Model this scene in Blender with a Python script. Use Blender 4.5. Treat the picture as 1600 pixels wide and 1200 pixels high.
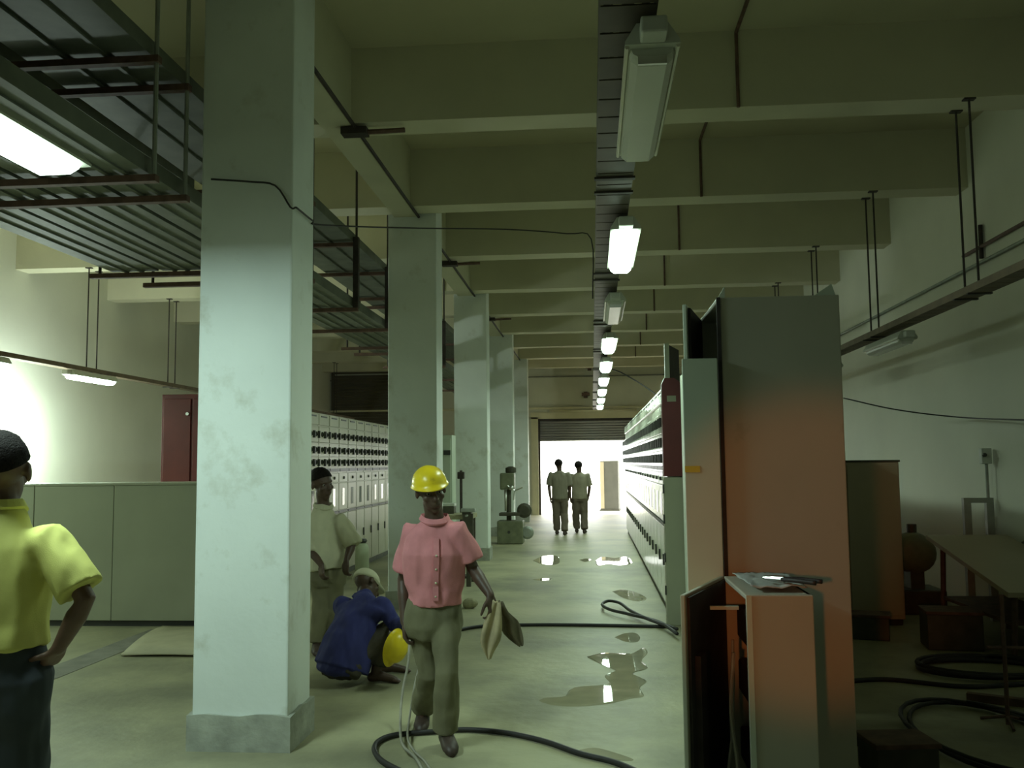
import bpy, bmesh, math, random
from mathutils import Vector, Matrix, noise
random.seed(7)
V = Vector
PI = math.pi
sc = bpy.context.scene
for o in list(bpy.data.objects):
    bpy.data.objects.remove(o)
COL = sc.collection

# ------------------------------------------------------------------ camera
FPX, EYE = 1450.0, 1.62
YAW, PITCH, ROLL = math.radians(4.859), math.radians(4.8605), math.radians(0.6)
FW = V((-math.sin(YAW)*math.cos(PITCH), math.cos(YAW)*math.cos(PITCH), math.sin(PITCH)))
RT = V((math.cos(YAW), math.sin(YAW), 0.0))
UP = RT.cross(FW)
RT, UP = math.cos(ROLL)*RT - math.sin(ROLL)*UP, math.sin(ROLL)*RT + math.cos(ROLL)*UP
cam_data = bpy.data.cameras.new('camera')
cam = bpy.data.objects.new('camera', cam_data)
COL.objects.link(cam)
cam_data.sensor_fit = 'HORIZONTAL'
cam_data.sensor_width = 36.0
cam_data.lens = FPX/1600*36.0
cam_data.clip_end = 300
cam.matrix_world = Matrix(((RT.x, UP.x, -FW.x, 0), (RT.y, UP.y, -FW.y, 0), (RT.z, UP.z, -FW.z, EYE), (0, 0, 0, 1)))
sc.camera = cam

def at(px, py, Y):
    """the point at distance Y down the hall that the photograph shows at (px, py)"""
    d = FW + RT*((px-800)/FPX) - UP*((py-600)/FPX)
    return V((0, 0, EYE)) + d*(Y/d.y)

def on(px, py, Z=0.0):
    """the same for a point at height Z"""
    d = FW + RT*((px-800)/FPX) - UP*((py-600)/FPX)
    return V((0, 0, EYE)) + d*((Z-EYE)/d.z)

# ------------------------------------------------------------------ light
sc.view_settings.view_transform = 'Standard'
sc.view_settings.look = 'None'
sc.view_settings.gamma = 1.0
sc.view_settings.use_curve_mapping = False
sc.view_settings.exposure = 0.0

world = bpy.data.worlds.new('world')
sc.world = world
world.use_nodes = True
bg = world.node_tree.nodes['Background']
bg.inputs[0].default_value = (0.97, 1.0, 0.94, 1)      # overcast noon sky outside
bg.inputs[1].default_value = 7.0

TUBE_COLOR = (0.74, 1.0, 0.80)

def area(name, loc, size, power, color, direction, size_y=None, spread=None):
    l = bpy.data.lights.new(name, 'AREA')
    l.energy = power
    l.color = color
    l.shape = 'RECTANGLE' if size_y else 'SQUARE'
    l.size = size
    if size_y:
        l.size_y = size_y
    if spread:
        l.spread = spread
    o = bpy.data.objects.new(name, l)
    COL.objects.link(o)
    o.location = loc
    o.rotation_euler = V(direction).to_track_quat('-Z', 'Y').to_euler()
    return o

def spot(name, loc, target, power, color, angle, blend, radius=0.05):
    l = bpy.data.lights.new(name, 'SPOT')
    l.energy = power
    l.color = color
    l.spot_size = math.radians(angle)
    l.spot_blend = blend
    l.shadow_soft_size = radius
    o = bpy.data.objects.new(name, l)
    COL.objects.link(o)
    o.location = loc
    o.rotation_euler = (V(target)-V(loc)).to_track_quat('-Z', 'Y').to_euler()
    return o

# unseen warm spot added behind the camera to tint the tall cabinet orange
spot('halogen_lamp', (-0.7, -1.6, 1.75), (0.88, 3.84, 1.27), 150, (1.0, 0.25, 0.055), 14.5, 0.6, 0.06)
# unseen point light added to brighten the left wall, just outside the picture
fl = bpy.data.lights.new('flood_lamp', 'POINT')
fl.energy = 230
fl.color = (0.82, 1.0, 0.93)
fl.shadow_soft_size = 0.12
flo = bpy.data.objects.new('flood_lamp', fl)
COL.objects.link(flo)
flo.location = (-7.72, 12.2, 1.95)
# faint unseen fill light added behind the camera
area('rear_opening_light', (-1.6, -4.6, 2.4), 6.5, 3, (0.80, 1.0, 0.80), (0.1, 1, 0.05), 2.6)

# ------------------------------------------------------------------ materials
MATS = {}
def pm(name, color, rough=0.6, metal=0.0, var=0.12, scale=4.0, bump=0.0, bscale=60.0, dirt=None, emit=None, spec=0.5, alpha=None, trans=0.0, ior=1.45, detail=5.0):
    m = bpy.data.materials.new(name)
    m.use_nodes = True
    nt = m.node_tree
    b = nt.nodes['Principled BSDF']
    b.inputs['Roughness'].default_value = rough
    b.inputs['Metallic'].default_value = metal
    b.inputs['Specular IOR Level'].default_value = spec
    b.inputs['IOR'].default_value = ior
    b.inputs['Transmission Weight'].default_value = trans
    tc = nt.nodes.new('ShaderNodeTexCoord')
    nz = nt.nodes.new('ShaderNodeTexNoise')
    nz.inputs['Scale'].default_value = scale
    nz.inputs['Detail'].default_value = detail
    nt.links.new(tc.outputs['Object'], nz.inputs['Vector'])
    rp = nt.nodes.new('ShaderNodeValToRGB')
    c = V(color)
    rp.color_ramp.elements[0].position = 0.3
    rp.color_ramp.elements[1].position = 0.7
    rp.color_ramp.elements[0].color = (*(c*(1-var)), 1)
    rp.color_ramp.elements[1].color = (*(c*(1+var)), 1)
    nt.links.new(nz.outputs['Fac'], rp.inputs['Fac'])
    out = rp.outputs['Color']
    if dirt:                                            # (colour, scale, low, high): stains with a shape of their own
        n2 = nt.nodes.new('ShaderNodeTexNoise')
        n2.inputs['Scale'].default_value = dirt[1]
        n2.inputs['Detail'].default_value = 8
        n2.inputs['Roughness'].default_value = 0.65
        nt.links.new(tc.outputs['Object'], n2.inputs['Vector'])
        mr = nt.nodes.new('ShaderNodeMapRange')
        mr.inputs['From Min'].default_value = dirt[2]
        mr.inputs['From Max'].default_value = dirt[3]
        nt.links.new(n2.outputs['Fac'], mr.inputs['Value'])
        mx = nt.nodes.new('ShaderNodeMix')
        mx.data_type = 'RGBA'
        mx.inputs[7].default_value = (*dirt[0], 1)
        nt.links.new(mr.outputs['Result'], mx.inputs[0])
        nt.links.new(out, mx.inputs[6])
        out = mx.outputs[2]
    nt.links.new(out, b.inputs['Base Color'])
    if bump:
        n3 = nt.nodes.new('ShaderNodeTexNoise')
        n3.inputs['Scale'].default_value = bscale
        n3.inputs['Detail'].default_value = 6
        nt.links.new(tc.outputs['Object'], n3.inputs['Vector'])
        bp = nt.nodes.new('ShaderNodeBump')
        bp.inputs['Strength'].default_value = bump
        bp.inputs['Distance'].default_value = 0.02
        nt.links.new(n3.outputs['Fac'], bp.inputs['Height'])
        nt.links.new(bp.outputs['Normal'], b.inputs['Normal'])
    if emit:
        b.inputs['Emission Color'].default_value = (*emit[0], 1)
        b.inputs['Emission Strength'].default_value = emit[1]
    if alpha is not None:
        b.inputs['Alpha'].default_value = alpha
    MATS[name] = m
    return m

pm('floor_concrete', (0.345, 0.325, 0.20), 0.5, var=0.22, scale=0.9, bump=0.25, bscale=9, dirt=((0.19, 0.185, 0.125), 0.55, 0.45, 0.66), detail=9)
pm('ground_outside', (0.7, 0.68, 0.6), 0.9, var=0.1)
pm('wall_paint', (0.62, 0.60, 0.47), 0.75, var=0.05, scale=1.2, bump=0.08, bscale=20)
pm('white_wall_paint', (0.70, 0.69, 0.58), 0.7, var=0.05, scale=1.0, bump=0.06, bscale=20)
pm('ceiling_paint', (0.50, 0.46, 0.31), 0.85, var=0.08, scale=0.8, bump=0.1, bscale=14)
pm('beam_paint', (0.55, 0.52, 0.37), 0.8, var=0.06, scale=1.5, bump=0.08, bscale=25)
pm('column_paint', (0.70, 0.73, 0.69), 0.65, var=0.05, scale=2.0, bump=0.1, bscale=18, dirt=((0.50, 0.50, 0.42), 3.2, 0.55, 0.76))
pm('plinth_cement', (0.34, 0.345, 0.29), 0.85, var=0.2, scale=8, bump=0.3, bscale=25)
pm('trench_cement', (0.22, 0.21, 0.17), 0.85, var=0.2, scale=6, bump=0.2)
pm('shutter_steel', (0.42, 0.41, 0.42), 0.45, metal=0.3, var=0.05)
pm('brown_shutter', (0.075, 0.06, 0.03), 0.6, var=0.12)
pm('frame_cream', (0.66, 0.60, 0.40), 0.6, var=0.05)
pm('dark_iron', (0.045, 0.035, 0.030), 0.6, metal=0.2, var=0.3, scale=12)
pm('rust_iron', (0.13, 0.075, 0.055), 0.7, metal=0.1, var=0.3, scale=14)
pm('galvanised', (0.34, 0.36, 0.32), 0.45, metal=0.5, var=0.15, scale=9)
pm('tray_grey', (0.15, 0.16, 0.125), 0.6, metal=0.25, var=0.2, scale=5)
pm('dark_tray', (0.075, 0.062, 0.045), 0.5, metal=0.2, var=0.2, scale=7)
pm('brown_tray', (0.17, 0.13, 0.085), 0.65, metal=0.2, var=0.2, scale=7)
pm('cable_black', (0.025, 0.022, 0.022), 0.55, var=0.2, scale=20)
pm('cable_grey', (0.30, 0.28, 0.22), 0.6, var=0.1, scale=20)
pm('fixture_grey', (0.55, 0.57, 0.50), 0.45, var=0.04)
pm('diffuser_off', (0.52, 0.53, 0.45), 0.22, var=0.03, spec=0.7)
pm('diffuser_lit', (0.9, 0.95, 0.9), 0.4, var=0.01, emit=(TUBE_COLOR, 13))
pm('tube_lit', (0.9, 0.95, 0.9), 0.4, var=0.01, emit=(TUBE_COLOR, 30))
pm('panel_cream', (0.52, 0.50, 0.36), 0.30, var=0.05, scale=2)
pm('panel_white', (0.60, 0.62, 0.52), 0.20, var=0.04, scale=2)
pm('panel_seam', (0.10, 0.10, 0.08), 0.6)
pm('panel_grey', (0.33, 0.335, 0.24), 0.5, var=0.05, scale=2)
pm('panel_beige', (0.44, 0.38, 0.27), 0.5, var=0.05, scale=2)
pm('panel_tall', (0.42, 0.41, 0.33), 0.42, var=0.05, scale=3, dirt=((0.32, 0.32, 0.25), 5.0, 0.62, 0.75))
pm('panel_pale', (0.52, 0.58, 0.47), 0.40, var=0.04, scale=3)
pm('panel_red', (0.13, 0.022, 0.022), 0.4, var=0.12, scale=4)
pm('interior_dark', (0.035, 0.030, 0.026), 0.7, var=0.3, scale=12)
pm('handle_black', (0.05, 0.05, 0.045), 0.35, var=0.1)
pm('window_glass', (0.10, 0.11, 0.10), 0.08, var=0.05, spec=0.8)
pm('meter_face', (0.62, 0.60, 0.48), 0.25, var=0.05)
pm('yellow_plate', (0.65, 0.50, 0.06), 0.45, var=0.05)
pm('chrome', (0.6, 0.6, 0.57), 0.35, metal=1.0, var=0.03)
pm('machine_green', (0.17, 0.18, 0.11), 0.5, metal=0.1, var=0.2, scale=8)
pm('machine_dark', (0.07, 0.065, 0.045), 0.5, metal=0.2, var=0.25, scale=9)
pm('plywood', (0.46, 0.42, 0.28), 0.7, var=0.1, scale=5)
pm('plastic_pale', (0.55, 0.60, 0.42), 0.4, var=0.04)
pm('plastic_sheet', (0.40, 0.44, 0.42), 0.6, spec=0.3, var=0.1, scale=14)
pm('water', (0.37, 0.345, 0.24), 0.015, var=0.1, scale=5, spec=0.9, ior=1.5)
pm('crate_grey', (0.10, 0.10, 0.085), 0.7, var=0.1)
pm('skin', (0.075, 0.042, 0.028), 0.5, var=0.1, scale=18)
pm('skin_light', (0.12, 0.065, 0.042), 0.5, var=0.1, scale=18)
pm('hair', (0.010, 0.007, 0.006), 0.75, spec=0.12, var=0.3, scale=60, bump=0.5, bscale=160)
pm('eye_white', (0.22, 0.20, 0.17), 0.4, var=0.02)
pm('pink_shirt', (0.60, 0.22, 0.245), 0.85, var=0.12, scale=9, bump=0.15, bscale=300)
pm('yellow_shirt', (0.56, 0.54, 0.15), 0.85, var=0.1, scale=7, bump=0.15, bscale=300)
pm('cream_shirt', (0.46, 0.43, 0.29), 0.85, var=0.1, scale=7, bump=0.15, bscale=300)
pm('blue_shirt', (0.032, 0.034, 0.15), 0.85, var=0.2, scale=8, bump=0.15, bscale=300)
pm('dusty_trousers', (0.16, 0.125, 0.095), 0.85, var=0.1)
pm('grey_shirt', (0.20, 0.175, 0.13), 0.85, var=0.08, scale=7)
pm('tan_shirt', (0.27, 0.235, 0.17), 0.85, var=0.08, scale=7)
pm('olive_trousers', (0.16, 0.148, 0.085), 0.85, var=0.22, scale=6, bump=0.15, bscale=300)
pm('brown_trousers', (0.15, 0.135, 0.075), 0.85, var=0.15, scale=6)
pm('dark_trousers', (0.035, 0.042, 0.050), 0.85, var=0.2, scale=6)
pm('shadow_trousers', (0.065, 0.055, 0.040), 0.85, var=0.2, scale=6)  # dark brown cloth of the squatting man
pm('shoe', (0.05, 0.032, 0.025), 0.5, var=0.2, scale=10)
pm('cap_white', (0.55, 0.52, 0.37), 0.8, var=0.06)
pm('helmet_yellow', (0.80, 0.60, 0.02), 0.30, var=0.05, scale=5, dirt=((0.45, 0.30, 0.03), 6.0, 0.60, 0.72))
pm('rag_tan', (0.40, 0.33, 0.20), 0.9, var=0.3, scale=9)
pm('dirty_rag', (0.12, 0.10, 0.06), 0.9, var=0.3, scale=9)
pm('stone', (0.30, 0.28, 0.17), 0.85, var=0.2, scale=12)

# ------------------------------------------------------------------ helpers
def tag(o, label=None, cat=None, group=None, kind=None):
    if label: o['label'] = label
    if cat: o['category'] = cat
    if group: o['group'] = group
    if kind: o['kind'] = kind
    return o

def empty(name, loc=(0, 0, 0), rz=0.0, label=None, cat=None, group=None):
    o = bpy.data.objects.new(name, None)
    o.empty_display_size = 0.1
    COL.objects.link(o)
    o.location = loc
    o.rotation_euler = (0, 0, rz)
    return tag(o, label, cat, group)

class MB:
    def __init__(self):
        self.bm = bmesh.new()
    def box(self, x0, x1, y0, y1, z0, z1, M=None):
        co = [(x, y, z) for z in (z0, z1) for y in (y0, y1) for x in (x0, x1)]
        if M is not None: co = [M @ V(c) for c in co]
        v = [self.bm.verts.new(c) for c in co]
        for f in ((0, 2, 3, 1), (4, 5, 7, 6), (0, 1, 5, 4), (2, 6, 7, 3), (0, 4, 6, 2), (1, 3, 7, 5)):
            self.bm.faces.new([v[i] for i in f])
        return self
    def quad(self, *pts):
        self.bm.faces.new([self.bm.verts.new(p) for p in pts])
        return self
    def rings(self, rings, cap=True):
        R = [[self.bm.verts.new(p) for p in r] for r in rings]
        n = len(R[0])
        for a, b in zip(R[:-1], R[1:]):
            for i in range(n):
                self.bm.faces.new((a[i], a[(i+1) % n], b[(i+1) % n], b[i]))
        if cap:
            self.bm.faces.new(list(reversed(R[0])))
            self.bm.faces.new(R[-1])
        return self
    def tube(self, pts, rad, seg=8, round_ends=False, flat=None):
        """a tube along pts; rad a number or one per point; flat = (axis, factor) squashes the section along axis"""
        pts = [V(p) for p in pts]
        if not hasattr(rad, '__len__'): rad = [rad]*len(pts)
        rad = list(rad)
        if round_ends:
            d0 = (pts[0]-pts[1]).normalized(); d1 = (pts[-1]-pts[-2]).normalized()
            a, ra, b, rb = pts[0], rad[0], pts[-1], rad[-1]
            pre = [(a+d0*ra*math.sin(t), ra*math.cos(t)) for t in (1.35, 1.0, 0.6)]
            post = [(b+d1*rb*math.sin(t), rb*math.cos(t)) for t in (0.6, 1.0, 1.35)] if round_ends != 'start' else []
            pts = [p for p, _ in pre] + pts + [p for p, _ in post]
            rad = [r for _, r in pre] + rad + [r for _, r in post]
        n = len(pts)
        tang = []
        for i in range(n):
            t = pts[min(i+1, n-1)] - pts[max(i-1, 0)]
            tang.append(t.normalized() if t.length > 1e-9 else V((0, 0, 1)))
        ref = V((0, 0, 1)) if abs(tang[0].z) < 0.9 else V((1, 0, 0))
        u = tang[0].cross(ref).normalized()
        out = []
        for i in range(n):
            u = (u - tang[i]*u.dot(tang[i]))
            u = u.normalized() if u.length > 1e-6 else tang[i].orthogonal().normalized()
            w = tang[i].cross(u)
            ring = []
            for k in range(seg):
                a = 2*PI*k/seg
                off = (u*math.cos(a) + w*math.sin(a))*rad[i]
                if flat is not None:
                    ax = flat[0]
                    off -= ax*off.dot(ax)*(1-flat[1])
                ring.append(pts[i]+off)
            out.append(ring)
        return self.rings(out)
    def lathe(self, prof, c=(0, 0, 0), seg=20, axis='Z', M=None):
        c = V(c)
        out = []
        for r, h in prof:
            ring = []
            for k in range(seg):
                a = 2*PI*k/seg
                p = V((r*math.cos(a), r*math.sin(a), h))
                if axis == 'Y': p = V((p.x, -p.z, p.y))
                if axis == 'X': p = V((p.z, p.y, -p.x))
                if M is not None: p = M @ p
                ring.append(c+p)
            out.append(ring)
        return self.rings(out)
    def ball(self, c, rx, ry=None, rz=None, seg=16, rows=10, axes=None):
        ry = ry or rx; rz = rz or rx
        A = axes or (V((1, 0, 0)), V((0, 1, 0)), V((0, 0, 1)))
        c = V(c)
        out = []
        for j in range(1, rows):
            t = PI*j/rows
            out.append([c + A[0]*rx*math.sin(t)*math.cos(2*PI*k/seg) + A[1]*ry*math.sin(t)*math.sin(2*PI*k/seg) - A[2]*rz*math.cos(t) for k in range(seg)])
        return self.rings(out)
    def build(self, name, mat, parent=None, smooth=False, bevel=0.0):
        bmesh.ops.recalc_face_normals(self.bm, faces=self.bm.faces[:])
        me = bpy.data.meshes.new(name)
        self.bm.to_mesh(me)
        self.bm.free()
        o = bpy.data.objects.new(name, me)
        COL.objects.link(o)
        me.materials.append(MATS[mat])
        if smooth:
            for p in me.polygons: p.use_smooth = True
        if bevel:
            md = o.modifiers.new('bevel', 'BEVEL')
            md.width = bevel; md.segments = 2; md.limit_method = 'ANGLE'
        if parent is not None:
            o.parent = parent
        return o

def box_obj(name, mat, b, parent=None, bevel=0.0, M=None):
    return MB().box(*b, M=M).build(name, mat, parent, bevel=bevel)

def children_of(o):
    return list(o.children)

def copy_tree(o, parent=None):
    c = o.copy()
    COL.objects.link(c)
    if parent is not None:
        c.parent = parent
    for ch in children_of(o):
        copy_tree(ch, c)
    return c

def structure(o):
    o['kind'] = 'structure'
    return o

ORD = ['first', 'second', 'third', 'fourth', 'fifth', 'sixth', 'seventh', 'eighth', 'ninth', 'tenth', 'eleventh', 'twelfth', 'thirteenth', 'fourteenth',
       'fifteenth', 'sixteenth', 'seventeenth', 'eighteenth', 'nineteenth', 'twentieth', 'twenty-first', 'twenty-second']

def smooth_path(pts, n=8):
    """Catmull-Rom through pts"""
    pts = [V(p) for p in pts]
    P = [pts[0]*2-pts[1]] + pts + [pts[-1]*2-pts[-2]]
    out = []
    for i in range(1, len(P)-2):
        a, b, c, d = P[i-1:i+3]
        for k in range(n):
            t = k/n
            out.append(0.5*((2*b) + (c-a)*t + (2*a-5*b+4*c-d)*t*t + (3*b-a-3*c+d)*t**3))
    out.append(pts[-1])
    return out

# ------------------------------------------------------------------ the setting
XL, XR, YB, YF, ZC, ZB = -8.3, 4.05, 29.0, -5.0, 5.15, 4.50
structure(box_obj('floor', 'floor_concrete', (XL-0.3, XR+0.3, YF-0.3, YB+0.3, -0.2, 0.0)))
structure(box_obj('ground_outside', 'ground_outside', (-30, 30, YB+0.3, 70, -0.2, -0.002)))
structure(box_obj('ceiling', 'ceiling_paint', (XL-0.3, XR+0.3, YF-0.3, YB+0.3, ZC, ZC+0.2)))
structure(box_obj('wall_left', 'white_wall_paint', (XL-0.3, XL, YF, YB, 0, ZC)))
structure(box_obj('wall_right', 'white_wall_paint', (XR, XR+0.3, YF, YB, 0, ZC)))
structure(box_obj('wall_front', 'wall_paint', (XL-0.3, XR+0.3, YF-0.3, YF, 0, ZC)))
DX0, DX1, DZ = -1.66, 1.70, 2.98
wb = MB()
wb.box(XL-0.3, DX0, YB, YB+0.3, 0, ZC).box(DX1, XR+0.3, YB, YB+0.3, 0, ZC).box(DX0, DX1, YB, YB+0.3, DZ, ZC)
structure(wb.build('wall_back', 'wall_paint'))
# door with its roller shutter partly raised
door = structure(empty('door_1', (0, YB, 0)))
fr = MB()
fr.box(DX0-0.22, DX0, -0.06, 0.0, 0, DZ+0.05).box(DX1, DX1+0.22, -0.06, 0.0, 0, DZ+0.05).box(DX0-0.22, DX1+0.22, -0.06, 0.0, DZ, DZ+0.2)
fr.build('door_frame', 'frame_cream', door)
g = MB()
for x in (DX0, DX1-0.06):
    g.box(x, x+0.06, 0.02, 0.14, 0, DZ)
g.box(DX0, DX1, 0.02, 0.14, DZ-0.07, DZ)
g.build('guide_rail', 'dark_iron', door)
sl = MB()
z = 2.28
while z < DZ-0.02:
    sl.tube([(DX0+0.06, 0.07, z+0.04), (DX1-0.06, 0.07, z+0.04)], 0.042, 8)
    z += 0.08
sl.build('shutter', 'shutter_steel', door, smooth=True)
structure(box_obj('trim_1', 'frame_cream', (XL, XR, YB-0.12, YB, 3.28, 3.34), bevel=0.01))
structure(box_obj('trim_2', 'trench_cement', (XL, XR, YB-0.03, YB, 4.28, 4.32)))
structure(MB().tube([(-1.3, YB-0.13, 3.22), (1.4, YB-0.13, 3.22)], 0.035, 10).build('trim_3', 'frame_cream', smooth=True))
# dark shutter high on the back wall of the left bay
bs = structure(empty('door_2', (-7.2, YB, 0)))
b = MB()
z = 0.05
while z < 4.45:
    b.box(-0.95, 0.95, -0.05, -0.01, z, z+0.085)
    z += 0.09
b.build('shutter', 'brown_shutter', bs)
MB().box(-1.05, -0.95, -0.08, 0, 0, 4.6).box(0.95, 1.05, -0.08, 0, 0, 4.6).box(-1.05, 1.05, -0.08, 0, 4.5, 4.6).build('door_frame', 'brown_shutter', bs)
# beams across the hall and the beam along the columns
for k in range(-3, 9):
    y = 7.50 + 2.57*k
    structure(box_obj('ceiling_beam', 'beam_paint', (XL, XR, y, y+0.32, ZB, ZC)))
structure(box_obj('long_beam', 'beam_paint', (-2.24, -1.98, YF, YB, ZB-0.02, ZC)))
# dark cement strip let into the floor on the left
structure(box_obj('trim_4', 'trench_cement', (-4.42, -4.14, 5.0, 9.1, -0.05, 0.004)))
# columns with cement plinths
COLX0, COLX1 = -2.315, -1.75
def column(y0, d=0.42, wire=False):
    c = structure(empty('column', ((COLX0+COLX1)/2, y0+d/2, 0)))
    hw = (COLX1-COLX0)/2
    s = MB().box(-hw, hw, -d/2, d/2, 0, ZC).build('shaft', 'column_paint', c, bevel=0.012)
    p = MB().box(-hw-0.022, hw+0.022, -d/2-0.022, d/2+0.022, 0, 0.20)
    bmesh.ops.subdivide_edges(p.bm, edges=p.bm.edges[:], cuts=5, use_grid_fill=True)
    for v in p.bm.verts:
        if v.co.z > 0.15:
            v.co.z += noise.noise(v.co*7+V((y0, 0, 0)))*0.022
    p.build('plinth', 'plinth_cement', c)
    return c
for i, y in enumerate((0.14, 5.29, 10.44, 15.59, 20.74, 25.6)):
    column(y)

# ------------------------------------------------------------------ lamps and trays
def make_fixture(lit, label, loc, group, length=1.18, cat='lamp', round_tube=False):
    t = empty('fluorescent_lamp', loc, 0, label, cat, group)
    L = length/2
    # housing: shallow tapered trough, seen from below
    h = MB()
    prof = [(-0.055, 0.075), (-0.095, 0.012), (-0.095, 0.0), (0.095, 0.0), (0.095, 0.012), (0.055, 0.075)]
    h.rings([[V((x, -L, z)) for x, z in prof], [V((x, L, z)) for x, z in prof]])
    h.build('housing', 'fixture_grey', t)
    d = MB()
    pd = [(-0.082, 0.0), (-0.074, -0.030), (-0.050, -0.052), (0.050, -0.052), (0.074, -0.030), (0.082, 0.0)]
    i = L-0.035
    d.rings([[V((x*0.9, -i, z*0.6)) for x, z in pd], [V((x, -i+0.03, z)) for x, z in pd], [V((x, i-0.03, z)) for x, z in pd], [V((x*0.9, i, z*0.6)) for x, z in pd]])
    d.build('diffuser', 'diffuser_lit' if lit else 'diffuser_off', t)
    if not lit:
        rim = MB()
        for s in (-1, 1):
            rim.tube([(s*0.088, -L+0.01, -0.004), (s*0.088, L-0.01, -0.004)], 0.008, 6)
        rim.build('rim', 'meter_face', t)
        tb = MB().box(-0.05, 0.05, -L+0.03, -L+0.045, -0.058, -0.030)
        tb.build('clip', 'chrome', t)
    MB().box(-0.045, 0.045, -L-0.09, -L, 0.0, 0.06).build('junction_box', 'fixture_grey', t, bevel=0.008)
    MB().box(-0.04, 0.04, L, L+0.03, 0.0, 0.05).build('end_cap', 'dark_iron', t)
    return t

CX = 0.235
for k in range(9):
    y = 3.72 + 2.57*k
    lit = k not in (0, 2)
    where = ['unlit lamp nearest the camera, hung under the middle tray', 'brightest lit lamp under the middle tray, second from the camera',
             'small unlit lamp under the middle tray, just beyond the brightest one'][k] if k < 3 else 'lit lamp under the middle tray, %s from the camera' % ORD[k]
    lamp = make_fixture(lit, where, (CX, y, 3.06), 'lamps under the middle cable tray')
    if lit:
        area('tube_light', (CX, y, 2.995), 0.14, 26, TUBE_COLOR, (0, 0, -1), 1.1)

def tray_run(name, label, x, z, y0, y1, width, mat, rods, cat='cable tray', holes=True):
    t = empty(name, (x, y0, z), 0, label, cat)
    L = y1-y0
    b = MB()
    w = width/2
    b.box(-w, -w+0.006, 0, L, 0, 0.06).box(w-0.006, w, 0, L, 0, 0.06)
    s = 0.0
    while s < L-0.01:                                     # floor of the tray as wide rungs with slots between
        b.box(-w+0.006, w-0.006, s, min(s+0.19, L), 0.0, 0.006)
        s += 0.205
    b.box(-0.02, 0.02, 0, L, 0.006, 0.012)
    b.build('tray', mat, t)
    c = MB()
    for q in range(3):
        px = -w+0.03 + q*(width-0.06)/2
        pts = [(px+0.01*math.sin(j*1.3+q), j*L/30, 0.028+0.004*math.sin(j*2.1+q)) for j in range(31)]
        c.tube(pts, 0.014, 6)
    cb = c.build('cables', 'cable_black', t)
    cb['kind'] = 'stuff'
    for (ry, top) in rods:
        r = MB().tube([(0, ry-y0, 0.0), (0, ry-y0, top-z)], 0.0095, 6)
        r.box(-0.045, 0.045, ry-y0-0.03, ry-y0+0.03, top-z-0.012, top-z)
        r.box(-w-0.01, w+0.01, ry-y0-0.02, ry-y0+0.02, -0.012, 0.0)
        r.build('hanger_rod', 'dark_iron', t)
    return t
rods = []
for k in range(-1, 8):
    y = 7.50+2.57*k
    rods += [(y+0.03, ZB), (y+0.30, ZB)]
tray_run('cable_tray', 'long dark perforated cable tray along the middle of the ceiling', 0.15, 3.16, 1.0, 27.5, 0.20, 'dark_tray', rods)
tray_run('cable_tray', 'brown cable tray hung on pairs of rods beside the right wall', 3.07, 2.92, 2.0, 27.5, 0.17, 'brown_tray', rods)
tray_run('cable_tray', 'thin cable tray hung on rods beside the left wall', -7.2, 2.98, 6.0, 27.5, 0.15, 'brown_tray', [r for r in rods if r[0] > 7])

make_fixture(True, 'small lit lamp under the left wall tray', (-7.12, 12.67, 2.885), 'lamps under the wall trays')
area('tube_light', (-7.12, 12.67, 2.82), 0.14, 26, TUBE_COLOR, (0, 0, -1), 1.1)
for y, lab in ((10.1, 'lit lamp of the left wall tray just outside the left edge'), (7.53, 'lit lamp of the left wall tray farther outside the left edge')):  # both unseen, added to brighten the left bay
    make_fixture(True, lab, (-7.12, y, 2.885), 'lamps under the wall trays')
    area('tube_light', (-7.12, y, 2.82), 0.14, 40, TUBE_COLOR, (0, 0, -1), 1.1)
make_fixture(False, 'unlit lamp under the right wall tray, the nearer of two above the beige cabinet', (3.10, 9.9, 2.80), 'lamps under the wall trays')
make_fixture(False, 'unlit lamp under the right wall tray, seen just past the tall cabinet', (3.10, 12.6, 2.80), 'lamps under the wall trays')
# the large lit lamp at the upper left
make_fixture(True, 'large lit lamp at the upper left, close to the camera', (-2.43, 3.28, 3.01), 'lamps under the wide trays', length=1.5).scale = (1.45, 1, 1)
area('tube_light', (-2.43, 3.28, 2.945), 0.20, 75, (0.72, 1.0, 0.92), (0, 0, -1), 1.45)

# wide trays of the left bay, side by side and in two tiers
def wide_tray(label, x0, x1, y0, y1, z):
    t = empty('cable_tray', (x0, y0, z), 0, label, 'cable tray', 'wide trays over the left bay')
    w, L = x1-x0, y1-y0
    b = MB().box(0, 0.008, 0, L, 0, 0.09).box(w-0.008, w, 0, L, 0, 0.09).box(0, w, 0, L, -0.004, 0.0)
    for q in (0.33, 0.66):
        b.box(w*q-0.012, w*q+0.012, 0, L, -0.016, -0.004)
    b.build('tray', 'tray_grey', t)
    c = MB()
    n = max(3, int(w/0.09))
    for q in range(n):
        px = 0.04 + q*(w-0.08)/(n-1)
        c.tube([(px+0.012*math.sin(j*1.7+q*2), j*L/24, 0.03+0.02*abs(math.sin(j*0.9+q))) for j in range(25)], 0.026, 6)
    c.build('cables', 'cable_black', t)['kind'] = 'stuff'
lanes = [(-4.02, -3.62, 1.5, 7.45), (-3.58, -3.24, 1.5, 7.45), (-3.20, -2.84, 1.5, 24.0), (-2.80, -2.46, 1.5, 24.0)]
for (x0, x1, y0, y1), w in zip(lanes, ('outermost', 'second from the left wall side', 'second from the columns', 'nearest the columns')):
    wide_tray('lower cable tray of the left bay, ' + w, x0, x1, y0, y1, 3.27)
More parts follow.
